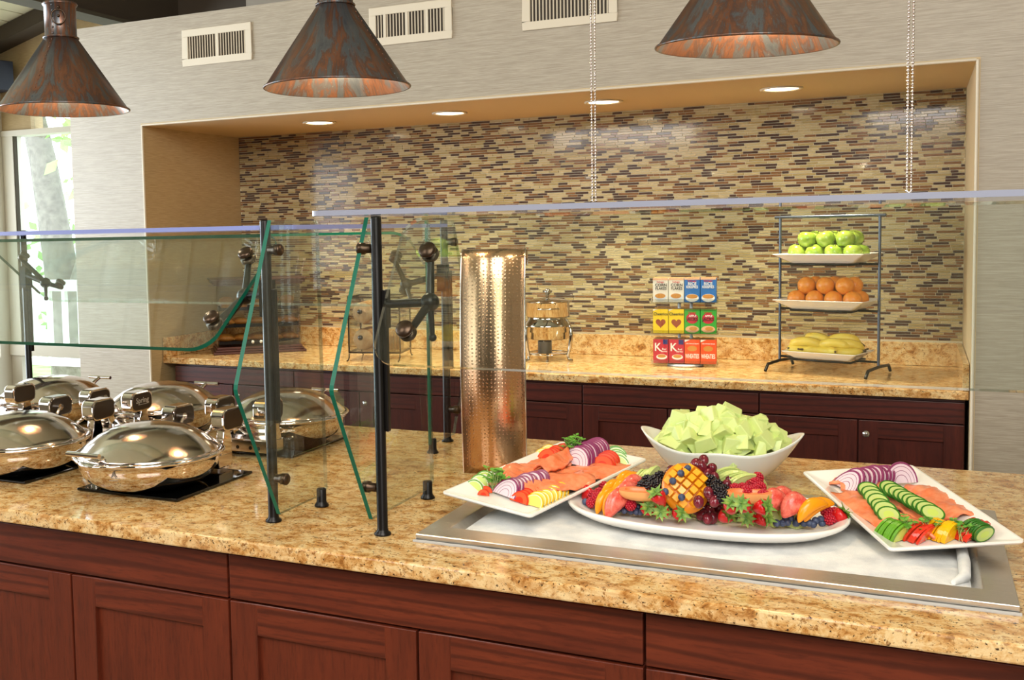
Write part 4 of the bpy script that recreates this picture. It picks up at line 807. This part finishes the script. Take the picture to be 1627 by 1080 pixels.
def sprigs(M, u, v, n, r_, label, seed, h=.004):
    p = on(M, u, v, FL+h); q = random.Random(seed); st = MB(); lf = MB()
    o = thing('microgreens', label, 'microgreens', M=place(M, p.x, p.y, FL+.001))
    for _ in range(n):
        a = q.uniform(0, 6.28); d = q.uniform(.1, 1)*r_; base = Vector((q.gauss(0, r_*.25), q.gauss(0, r_*.25), .001)); tip = base+Vector((math.cos(a)*d, math.sin(a)*d, q.uniform(.016, .042)*(r_/.022)))
        st.tube([base, base.lerp(tip, .5)+Vector((0, 0, .004)), tip], .0006, 4)
        for k in range(3):
            b_ = a+k*2.1+q.uniform(-.4, .4); dv = Vector((math.cos(b_), math.sin(b_), q.uniform(.0, .6)))*q.uniform(.006, .0105); sd = Vector((-math.sin(b_), math.cos(b_), 0))*.0046
            lf.add([tip, tip+dv*.5+sd, tip+dv, tip+dv*.5-sd], [(0, 1, 2, 3)])
    tag(st.build('stems', 'sprig_stem', o), kind='stuff'); tag(lf.build('leaves', 'leaf_green', o), kind='stuff')
# left platter
salmon(ML, 846, 750, 8, .21, .125, .012, 'broad salmon slice at the middle of the left platter', 1); salmon(ML, 940, 747, -12, .16, .10, .012, 'flat salmon slice at the right rear of the left platter', 2)
salmon(ML, 884, 764, -30, .15, .10, .017, 'salmon slice draped toward the front rim of the left platter', 3, .004); salmon(ML, 880, 735, 5, .12, .05, .024, 'folded thick salmon slice behind the onion on the left platter', 4, .014); salmon(ML, 812, 752, 30, .09, .06, .016, 'curled small salmon piece near the copper sheet', 5, .006)
fan(ML, 'lime', (752, 781), (770, 767), 3, 'at the left tip, left platter', 25, .001, 1.15); fan(ML, 'tomato', (768, 787), (772, 783), 2, 'under the greens at the left tip', 25, .001, .55)
fan(ML, 'onion', (800, 787), (852, 772), 11, 'in the front fan, left platter', 42, .004, 1.15); fan(ML, 'tomato', (824, 798), (868, 778), 10, 'beside the front onion fan, left platter', 38, .001, .98); fan(ML, 'lemon', (845, 803), (886, 784), 8, 'along the front rim, left platter', 45, .001, .98)
fan(ML, 'lemon', (862, 729), (872, 724), 2, 'behind the salmon, left platter', 30, .006); fan(ML, 'tomato', (868, 730), (896, 720), 7, 'behind the salmon, left platter', 38, .012, 1.05)
fan(ML, 'onion', (912, 738), (944, 724), 11, 'in the rear fan, left platter', 35, .010, 1.25); fan(ML, 'tomato', (956, 742), (966, 735), 4, 'beside the rear onion fan', 35, .008, 1.15); fan(ML, 'lime', (982, 742), (978, 726), 5, 'at the rear right, left platter', 30, .001, 1.2)
sprigs(ML, 788, 770, 46, .024, 'tuft of microgreens at the front of the left platter', 11, .012); sprigs(ML, 908, 722, 70, .028, 'tuft of microgreens at the back of the left platter', 12, .016)
# right platter
salmon(MR, 1376, 806, 8, .17, .075, .010, 'salmon slice along the left side of the right platter', 21, .003); salmon(MR, 1440, 800, 4, .20, .06, .012, 'long folded salmon slice in the middle of the right platter', 22, .008); salmon(MR, 1492, 796, 0, .17, .085, .011, 'broad salmon slice on the right side of the right platter', 23, .003)
salmon(MR, 1378, 760, -70, .15, .06, .008, 'salmon slice across the back of the right platter', 24); salmon(MR, 1448, 835, 0, .10, .055, .010, 'salmon slice at the front of the right platter', 25, .004)
fan(MR, 'onion', (1340, 776), (1396, 768), 9, 'in the rear fan, right platter', 40, .004, 1.3, 0); fan(MR, 'onion_big', (1432, 767), (1436, 766), 1, 'standing upright, right platter', 8, .008, 1.1, 62)
fan(MR, 'cucumber', (1412, 818), (1380, 778), 7, 'in the left row, right platter', 62, .020, 1.0); fan(MR, 'cucumber', (1482, 815), (1414, 776), 10, 'in the right row, right platter', 62, .029, 1.0)
fan(MR, 'avocado', (1402, 848), (1430, 858), 8, 'in the front green fan, right platter', 18, .001, 1.2); fan(MR, 'tomato', (1446, 850), (1470, 857), 7, 'in the front red fan, right platter', 25, .001, 1.25)
fan(MR, 'pepper', (1476, 848), (1511, 857), 9, 'at the front rim, right platter', 16, .001, 1.1); fan(MR, 'tomato', (1526, 846), (1550, 853), 6, 'at the front right, right platter', 30, .001, 1.4); fan(MR, 'cucumber', (1540, 836), (1564, 848), 7, 'at the right corner, right platter', 22, .018, .95)
sprigs(MR, 1440, 846, 14, .020, 'sprig of microgreens by the green fan on the right platter', 31, .01); sprigs(MR, 1474, 846, 12, .018, 'sprig of microgreens between red and yellow slices', 32, .012); sprigs(MR, 1530, 852, 16, .018, 'sprig of microgreens at the right front corner', 33, .008)

# white boat-shaped bowl with honeydew
bc = (-.398, 2.425, Z0)
def bowl_pt(t, s, inner):
    ca, sa = math.cos(t), math.sin(t); h = .074+.042*abs(ca)**2.6+.010*math.exp(-((t-1.5*math.pi)/.35)**2)+.010*math.exp(-((t-.5*math.pi)/.35)**2)
    rx, ry = .070+(.178-.070)*s**.8, .048+(.108-.048)*s**.7
    o_ = .004 if inner else 0
    return ((rx-o_)*ca, (ry-o_)*sa, .002+o_+(h-.002)*s**1.25-(o_ if inner and s > .99 else 0))
b = MB(); N = 64; S = [0, .08, .2, .35, .5, .65, .8, .92, 1]; vs = []
for s_ in S: vs += [bowl_pt(2*math.pi*k/N, s_, False) for k in range(N)]
for s_ in S[::-1]: vs += [bowl_pt(2*math.pi*k/N, s_, True) for k in range(N)]
b.add(vs, [(i*N+k, i*N+(k+1) % N, (i+1)*N+(k+1) % N, (i+1)*N+k) for i in range(2*len(S)-1) for k in range(N)], 0, True); b.add(vs[:N], [tuple(range(N))[::-1]]); b.add(vs[-N:], [tuple(range(N))])
Mw = Matrix.Translation(bc)@Euler((0, 0, R(6))).to_matrix().to_4x4()
tag(put('serving_bowl', b.mesh('serving_bowl', 'white_ceramic'), M=Mw), 'white boat-shaped bowl heaped with pale green honeydew', 'bowl')
def chunk_mesh(seed):
    q = random.Random(seed); a, c, h = q.uniform(.017, .024), q.uniform(.012, .016), q.uniform(.012, .017); sk = q.uniform(-.006, .006); tp = q.uniform(.15, .75)
    v = [(-a, -c, -h), (a, -c*.9, -h), (a*.9, c, -h), (-a*.95, c*.9, -h), (-a*tp+sk, -c*.8, h), (a*tp+sk, -c*tp, h*.9), (a*tp+sk, c*tp, h), (-a*.8+sk, c*.7, h*.8)]
    return MB().add(v, [(0, 3, 2, 1), (4, 5, 6, 7), (0, 1, 5, 4), (1, 2, 6, 5), (2, 3, 7, 6), (3, 0, 4, 7)]).mesh('honeydew_chunk', 'melon_flesh', .0015, 2)
CH = [chunk_mesh(k) for k in range(9)]; q = random.Random(21); kk = 0
for ring, (n_, f_, zz) in enumerate(((18, .78, .080), (16, .70, .102), (13, .54, .122), (9, .36, .136), (5, .17, .148), (1, 0, .152), (12, .55, .088))):
    for i in range(n_):
        t_ = 2*math.pi*(i+.5*(ring % 2))/max(1, n_)+q.uniform(-.12, .12); x, y = .160*f_*math.cos(t_), .094*f_*math.sin(t_); z = zz+q.uniform(-.004, .006)+(.014*abs(math.cos(t_))**3 if f_ > .5 else 0)-(.016 if ring == 0 and abs(math.cos(t_)) < .6 else 0)
        lab = 'topmost pale green honeydew chunk on the heap in the bowl' if ring == 5 else f'honeydew chunk, {ORD[i % 16] if i < 16 else ORD[i-16]+" after the back"} counterclockwise from the right tip, {("rim ring", "second ring", "third ring", "fourth ring", "crown ring", "", "inner ring")[ring]} of the bowl'
        tag(put('honeydew_chunk', CH[kk % 9], M=place(Mw, x, y, z, q.uniform(0, 6.28), q.uniform(-.7, .7), q.uniform(-.6, .6), 1.22)), lab, 'melon chunk', 'honeydew chunks in the bowl'); kk += 1

# oval fruit platter
OC = Vector((-.366, 2.032, .9225)); A_, B_ = .262, .172
def supell(a_, c_, k=64, e=.62): return [(a_*math.copysign(abs(math.cos(t_))**e, math.cos(t_)), c_*math.copysign(abs(math.sin(t_))**e, math.sin(t_))) for t_ in [2*math.pi*i/k for i in range(k)]]
loops = [(supell(.19, .115, e=.8), 0), (supell(.195, .12, e=.8), .001), (supell(.232, .148, e=.82), .008), (supell(.256, .168, e=.85), .020), (supell(A_, B_, e=.88), .0255), (supell(A_-.001, B_-.001, e=.88), .0285), (supell(A_-.006, B_-.006, e=.88), .0292), (supell(A_-.018, B_-.016, e=.86), .024), (supell(.21, .13, e=.8), .006), (supell(.19, .115, e=.8), .0045)]
b = MB(); N = 64; b.add([(x, y, z) for lp, z in loops for x, y in lp], [(i*N+k, i*N+(k+1) % N, (i+1)*N+(k+1) % N, (i+1)*N+k) for i in range(len(loops)-1) for k in range(N)], 0, True); b.add([(x, y, 0) for x, y in loops[0][0]], [tuple(range(N))[::-1]]); b.add([(x, y, .0045) for x, y in loops[-1][0]], [tuple(range(N))])
tag(put('oval_platter', b.mesh('oval_platter', 'white_ceramic'), M=Matrix.Translation(OC)), 'white oval platter of mixed cut fruit and berries', 'platter')
def berry(r, key, n_=46, el=1.1, drupe=.30):
    b = MB().ball((0, 0, 0), r*.82, r*.82, r*.82*el, 10, 7)
    for k in range(n_):
        z = 1-2*(k+.5)/n_; a = k*2.39996; s_ = math.sqrt(1-z*z); b.ball((r*.80*s_*math.cos(a), r*.80*s_*math.sin(a), r*.80*el*z), r*drupe, n=6, mm=4)
    return b.mesh(key, key)
RB = berry(.0115, 'raspberry', 52, 1.05, .24); BB = berry(.0125, 'blackberry', 44, 1.2, .28)
BL = MB().lathe([(0, -.0068), (.0035, -.0060), (.0062, -.0025), (.0068, .0008), (.0058, .0042), (.0032, .0060), (.0026, .0066), (.0018, .0054), (0, .005)], 14).mesh('blueberry', 'blueberry')
GR = MB().ball((0, 0, 0), .0098, .0098, .0125, 16, 11).mesh('grape', 'grape_skin')
SB = MB().lathe([(0, -.019), (.005, -.016), (.011, -.006), (.0142, .004), (.0138, .010), (.010, .0135), (0, .0145)], 18).mesh('flesh', 'strawberry_red')
cx_ = MB()
for k in range(9):
    a = 2*math.pi*k/9; u_ = Vector((math.cos(a), math.sin(a), 0)); s_ = Vector((-math.sin(a), math.cos(a), 0)); 
    cx_.add([Vector((0, 0, .015)), u_*.007+s_*.0048+Vector((0, 0, .0165)), u_*.0190+Vector((0, 0, .0125+.005*(k % 3))), u_*.007-s_*.0048+Vector((0, 0, .0165))], [(0, 1, 2, 3)])
    cx_.add([Vector((0, 0, .0142)), u_*.007-s_*.0048+Vector((0, 0, .0157)), u_*.0190+Vector((0, 0, .0117+.005*(k % 3))), u_*.007+s_*.0048+Vector((0, 0, .0157))], [(0, 1, 2, 3)])
cx_.tube([(0, 0, .014), (.001, .001, .024)], .001, 5); CXM = cx_.mesh('calyx', 'calyx_green')
def scatter(mesh, name, label, cat, grp, pts):
    """pts: (pixel u, pixel v, 'z' or 'y', value)"""
    for k, (u, v, ax, val) in enumerate(sorted(pts)):
        p = at(u, v, **{ax: val}); tag(put(name, mesh, M=place(Matrix.Identity(4), p.x, p.y, max(p.z, .9335), rnd.uniform(0, 6), rnd.uniform(-.8, .8), rnd.uniform(-.8, .8))), f'{label}, {ORD[k]} from the left', cat, grp)
def strawb(u, v, ax, val, label, rx, rz):
    p = at(u, v, **{ax: val}); t_ = thing('strawberry', label, 'strawberry', M=place(Matrix.Identity(4), p.x, p.y, max(p.z, .938), R(rz), R(rx)), group='strawberries on the oval platter'); put('flesh', SB, t_); put('calyx', CXM, t_)
def segment(L_, r_, key, name):
    n_ = 14; b = MB(); vs = []
    for i in range(n_+1):
        t_ = math.pi*i/n_; w_ = math.sin(t_); c_ = -math.cos(t_)*L_/2; sag = -.35*L_*(math.cos(t_)**2)*.5
        for k in range(8):
            a = 2*math.pi*k/8; x = r_*w_*math.cos(a)*(.75); z = r_*w_*math.sin(a)*(1.25 if math.sin(a) > 0 else .7); vs.append((x, c_, z+sag))
    b.add(vs, [(i*8+k, i*8+(k+1) % 8, (i+1)*8+(k+1) % 8, (i+1)*8+k) for i in range(n_) for k in range(8)], 0, True); return b.mesh(name, key)
OS = segment(.072, .0145, 'orange_flesh', 'orange_segment'); GS = segment(.078, .021, 'grapefruit_flesh', 'grapefruit_segment'); GSB = segment(.070, .026, 'grapefruit_flesh', 'grapefruit_segment')
def seg(mesh, name, u, v, ax, val, rz, rx, label, s=1):
    p = at(u, v, **{ax: val}); tag(put(name, mesh, M=place(Matrix.Identity(4), p.x, p.y, p.z, R(rz), R(rx), 0, s)), label, name.split('_')[0]+' segment', name.replace('_', ' ')+'s on the oval platter')
# pale melon cubes that carry the heap
q = random.Random(8); k = 0
for i in range(9):
    for j in range(3):
        x = -.165+i*.041; tag(put('melon_cube', CH[k % 9], M=place(Matrix.Translation(OC), x, .004+j*.040, .019, q.uniform(0, 6))), f'melon cube under the fruit, {ORD[i]} from left, {("front", "middle", "back")[j]} row, bottom layer', 'melon cube', 'melon cubes under the fruit'); k += 1
        if 1 < i < 7: tag(put('melon_cube', CH[k % 9], M=place(Matrix.Translation(OC), x, .012+j*.034, .044, q.uniform(0, 6))), f'melon cube under the fruit, {ORD[i]} from left, {("front", "middle", "back")[j]} row, upper layer', 'melon cube', 'melon cubes under the fruit'); k += 1
# left end
strawb(934, 784, 'y', 2.035, 'strawberry at the far left end of the oval platter', 150, 40)
scatter(RB, 'raspberry', 'raspberry at the left end of the oval platter', 'raspberry', 'raspberries at the left end', [(940, 798, 'z', .946), (943, 787, 'y', 2.02), (952, 783, 'y', 2.04), (960, 773, 'y', 2.08), (948, 790, 'y', 2.0), (1002, 802, 'z', .956)])
scatter(BL, 'blueberry', 'blueberry in the left cluster on the oval platter', 'blueberry', 'blueberries in the left cluster', [(930, 797, 'z', .945), (948, 803, 'z', .941), (975, 808, 'z', .941), (982, 809, 'z', .941), (989, 803, 'z', .949), (993, 795, 'z', .958), (992, 811, 'z', .941), (1002, 812, 'z', .941), (1014, 806, 'z', .947), (1011, 813, 'z', .941), (1017, 813, 'z', .941)])
for i, (u, v, y, rz) in enumerate(((962, 790, 2.0, -28), (974, 792, 1.985, -28), (970, 777, 2.03, -26), (985, 775, 2.03, -26), (990, 763, 2.07, -24), (1000, 765, 2.06, -22))): seg(OS, 'orange_segment', u, v, 'y', y, rz, 28, f'orange segment, {ORD[i]} of the fan at the left of the oval platter')
for i, (u, v, y) in enumerate(((982, 796, 1.965), (994, 785, 2.0), (1004, 774, 2.03))): seg(GS, 'grapefruit_segment', u, v, 'y', y, -30, 22, f'pink grapefruit segment, {ORD[i]} from the front beside the left orange fan')
I4 = Matrix.Identity(4)
def wfan(p0, p1, y0, y1, n, where, lean, s, turn=0): fan(I4, 'melon', at(*p0, y=y0), at(*p1, y=y1), n, where, lean, 0, s, turn, None, True)
wfan((1012, 768), (1034, 764), 2.09, 2.10, 6, 'in the left fan, oval platter', 24, 1.05, -30); wfan((1147, 768), (1186, 781), 2.08, 2.06, 7, 'in the right fan, oval platter', 28, 1.3, -35)
scatter(BB, 'blackberry', 'blackberry left of the mango on the oval platter', 'blackberry', 'blackberries left of the mango', [(1022, 773, 'y', 2.0), (1034, 776, 'y', 1.99), (1039, 766, 'y', 2.01), (1048, 759, 'y', 2.03), (1047, 771, 'y', 2.0), (1028, 765, 'y', 2.03)])
scatter(BB, 'blackberry', 'blackberry right of the mango on the oval platter', 'blackberry', 'blackberries right of the mango', [(1130, 765, 'y', 2.0), (1139, 771, 'y', 1.99), (1143, 783, 'y', 1.96), (1148, 790, 'y', 1.95), (1136, 779, 'y', 1.97), (1150, 780, 'y', 1.98)])
def papaya(u, v, y, rz, label):
    p = at(u, v, y=y); o = thing('papaya_wedge', label, 'papaya', M=place(I4, p.x, p.y, p.z-.012, R(rz)), group='papaya wedges on the oval platter'); N = 16; vo = []; vi = []
    for i in range(N+1):
        t_ = math.pi*i/N; x = -math.cos(t_)*.042; w_ = math.sin(t_)**.6
        for k in range(9):
            a = math.pi*k/8; vo.append((x, -.024*w_*math.cos(a), .022-.022*w_*math.sin(a))); vi.append((x*.74, -.015*w_*math.cos(a), .0222-.012*w_*math.sin(a)))
    sk = MB().add(vo, [(i*9+k, i*9+k+1, (i+1)*9+k+1, (i+1)*9+k) for i in range(N) for k in range(8)], 0, True); sk.build('rind', 'papaya_rind', o)
    fl = MB().add(vi, [(i*9+k, i*9+k+1, (i+1)*9+k+1, (i+1)*9+k) for i in range(N) for k in range(8)], 0, True)
    for k in (0, 8):
        fl.add([vo[i*9+k] for i in range(N+1)]+[vi[i*9+k] for i in range(N+1)], [(i, i+1, N+2+i, N+1+i) for i in range(N)])
    fl.build('flesh', 'papaya_flesh', o)
papaya(1019, 786, 1.965, 8, 'papaya wedge left of the mango holding blackberries'); papaya(1188, 789, 1.97, 14, 'papaya wedge right of the grapes holding raspberries')
# mango hedgehog
p = at(1089, 776, y=1.99); Mm = place(I4, p.x, p.y, p.z, R(18), R(58))
o = thing('mango_half', 'scored mango half with raised orange cubes, centre of the oval platter', 'mango', M=Mm)
MB().lathe([(0, -.022), (.02, -.020), (.036, -.012), (.044, -.001), (.044, .004), (.036, .012), (.018, .017), (0, .018)], 36, sx=1, sy=1.12).build('body', 'mango_skin', o)
cm_ = MB().box(-.0064, .0064, -.0064, .0064, 0, .0135).mesh('cube', 'mango_flesh', .0008, 1)
for i in range(-4, 5):
    for j in range(-4, 5):
        if (i+j) % 2: continue
        x, y = i*.0102, j*.0108; rr_ = (x/.041)**2+(y/.046)**2
        if rr_ < .80: put('cube', cm_, o, (x, y, .014*(1-rr_)+.0035), (-y*9, x*9, R(45)))
scatter(BL, 'blueberry', 'blueberry resting on the mango cubes', 'blueberry', 'blueberries on the mango', [(1093, 744, 'y', 1.99), (1082, 752, 'y', 1.968), (1069, 764, 'y', 1.957), (1057, 781, 'y', 1.95), (1083, 790, 'y', 1.935)])
# grapes
scatter(GR, 'grape', 'red grape in the top bunch beside the mango', 'grape', 'grapes in the top bunch', [(1118, 731, 'y', 2.06), (1105, 737, 'y', 2.05), (1115, 741, 'y', 2.03), (1131, 744, 'y', 2.04), (1124, 752, 'y', 2.03), (1135, 758, 'y', 2.03), (1112, 752, 'y', 2.05), (1127, 761, 'y', 2.04)])
scatter(GR, 'grape', 'red grape behind the left shoulder of the mango', 'grape', 'grapes behind the mango', [(1067, 748, 'y', 2.06), (1056, 761, 'y', 2.03), (1062, 755, 'y', 2.06), (1155, 771, 'y', 2.03), (1160, 764, 'y', 2.05)])
scatter(GR, 'grape', 'red grape in the front bunch right of the mango', 'grape', 'grapes in the front bunch', [(1121, 792, 'z', .966), (1126, 783, 'y', 1.955), (1105, 808, 'z', .950), (1117, 806, 'z', .952), (1128, 812, 'z', .948), (1140, 803, 'z', .956), (1136, 796, 'y', 1.945), (1116, 818, 'z', .942), (1124, 823, 'z', .940), (1133, 822, 'z', .940), (1132, 788, 'y', 1.96), (1142, 813, 'z', .944), (1110, 797, 'y', 1.95)])
# strawberries along the front
for i, (u, v, ax, val, rx, rz) in enumerate(((1029, 808, 'z', .952, 62, 20), (1051, 812, 'z', .951, 78, 8), (1048, 791, 'y', 1.935, 40, -40), (1078, 815, 'z', .950, 74, 40), (1152, 820, 'z', .950, 55, 50), (1162, 806, 'y', 1.93, 40, 10), (1188, 821, 'z', .950, 84, 0), (1182, 803, 'y', 1.925, 66, -10), (1209, 806, 'y', 1.93, 70, 60), (1210, 824, 'z', .949, 70, 60), (1332, 820, 'z', .952, 50, 90))):
    strawb(u, v, ax, val, ('strawberry at the left of the front row, beside the blueberries', 'strawberry with broad leaves below the papaya', 'strawberry raised against the mango', 'strawberry below the mango at the front rim', 'strawberry right of the front grapes', 'strawberry tucked behind the right front strawberries', 'strawberry with leaves hanging over the front rim', 'strawberry in front of the right papaya wedge', 'strawberry leaning on the right grapefruit', 'strawberry at the right end of the front row', 'strawberry behind the raspberries at the right end')[i], rx, rz)
scatter(RB, 'raspberry', 'raspberry piled on the right papaya wedge', 'raspberry', 'raspberries on the right papaya', [(1168, 777, 'y', 2.0), (1180, 776, 'y', 2.01), (1187, 780, 'y', 1.99), (1200, 768, 'y', 2.03), (1204, 759, 'y', 2.06), (1208, 774, 'y', 2.02), (1198, 779, 'y', 2.0), (1213, 787, 'y', 1.98), (1193, 771, 'y', 2.04)])
seg(GSB, 'grapefruit_segment', 1229, 796, 'y', 2.01, -50, 20, 'pink grapefruit segment beside the right papaya wedge', .82); seg(GSB, 'grapefruit_segment', 1243, 793, 'y', 2.04, -50, 20, 'pink grapefruit segment at the back of the right pair', .82); seg(GSB, 'grapefruit_segment', 1262, 803, 'y', 2.0, -50, 16, 'pink grapefruit segment beside the right orange piece', .84)
seg(OS, 'orange_segment', 1288, 806, 'y', 2.0, -50, 25, 'orange segment at the right end of the oval platter', .95); seg(OS, 'orange_segment', 1298, 805, 'y', 2.02, -52, 25, 'second orange segment behind the right end raspberries', .95)
scatter(RB, 'raspberry', 'raspberry at the right end of the oval platter', 'raspberry', 'raspberries at the right end', [(1279, 820, 'z', .949), (1313, 812, 'z', .958), (1326, 815, 'z', .955), (1318, 825, 'z', .948), (1329, 826, 'z', .945)])
scatter(BL, 'blueberry', 'blueberry in the right cluster on the oval platter', 'blueberry', 'blueberries in the right cluster', [(1234, 831, 'z', .941), (1243, 831, 'z', .941), (1251, 830, 'z', .942), (1256, 823, 'z', .949), (1265, 831, 'z', .941), (1269, 825, 'z', .947), (1277, 831, 'z', .941), (1286, 831, 'z', .942), (1296, 827, 'z', .946), (1304, 825, 'z', .948), (1306, 831, 'z', .941), (1248, 823, 'z', .948), (1292, 833, 'z', .940)])
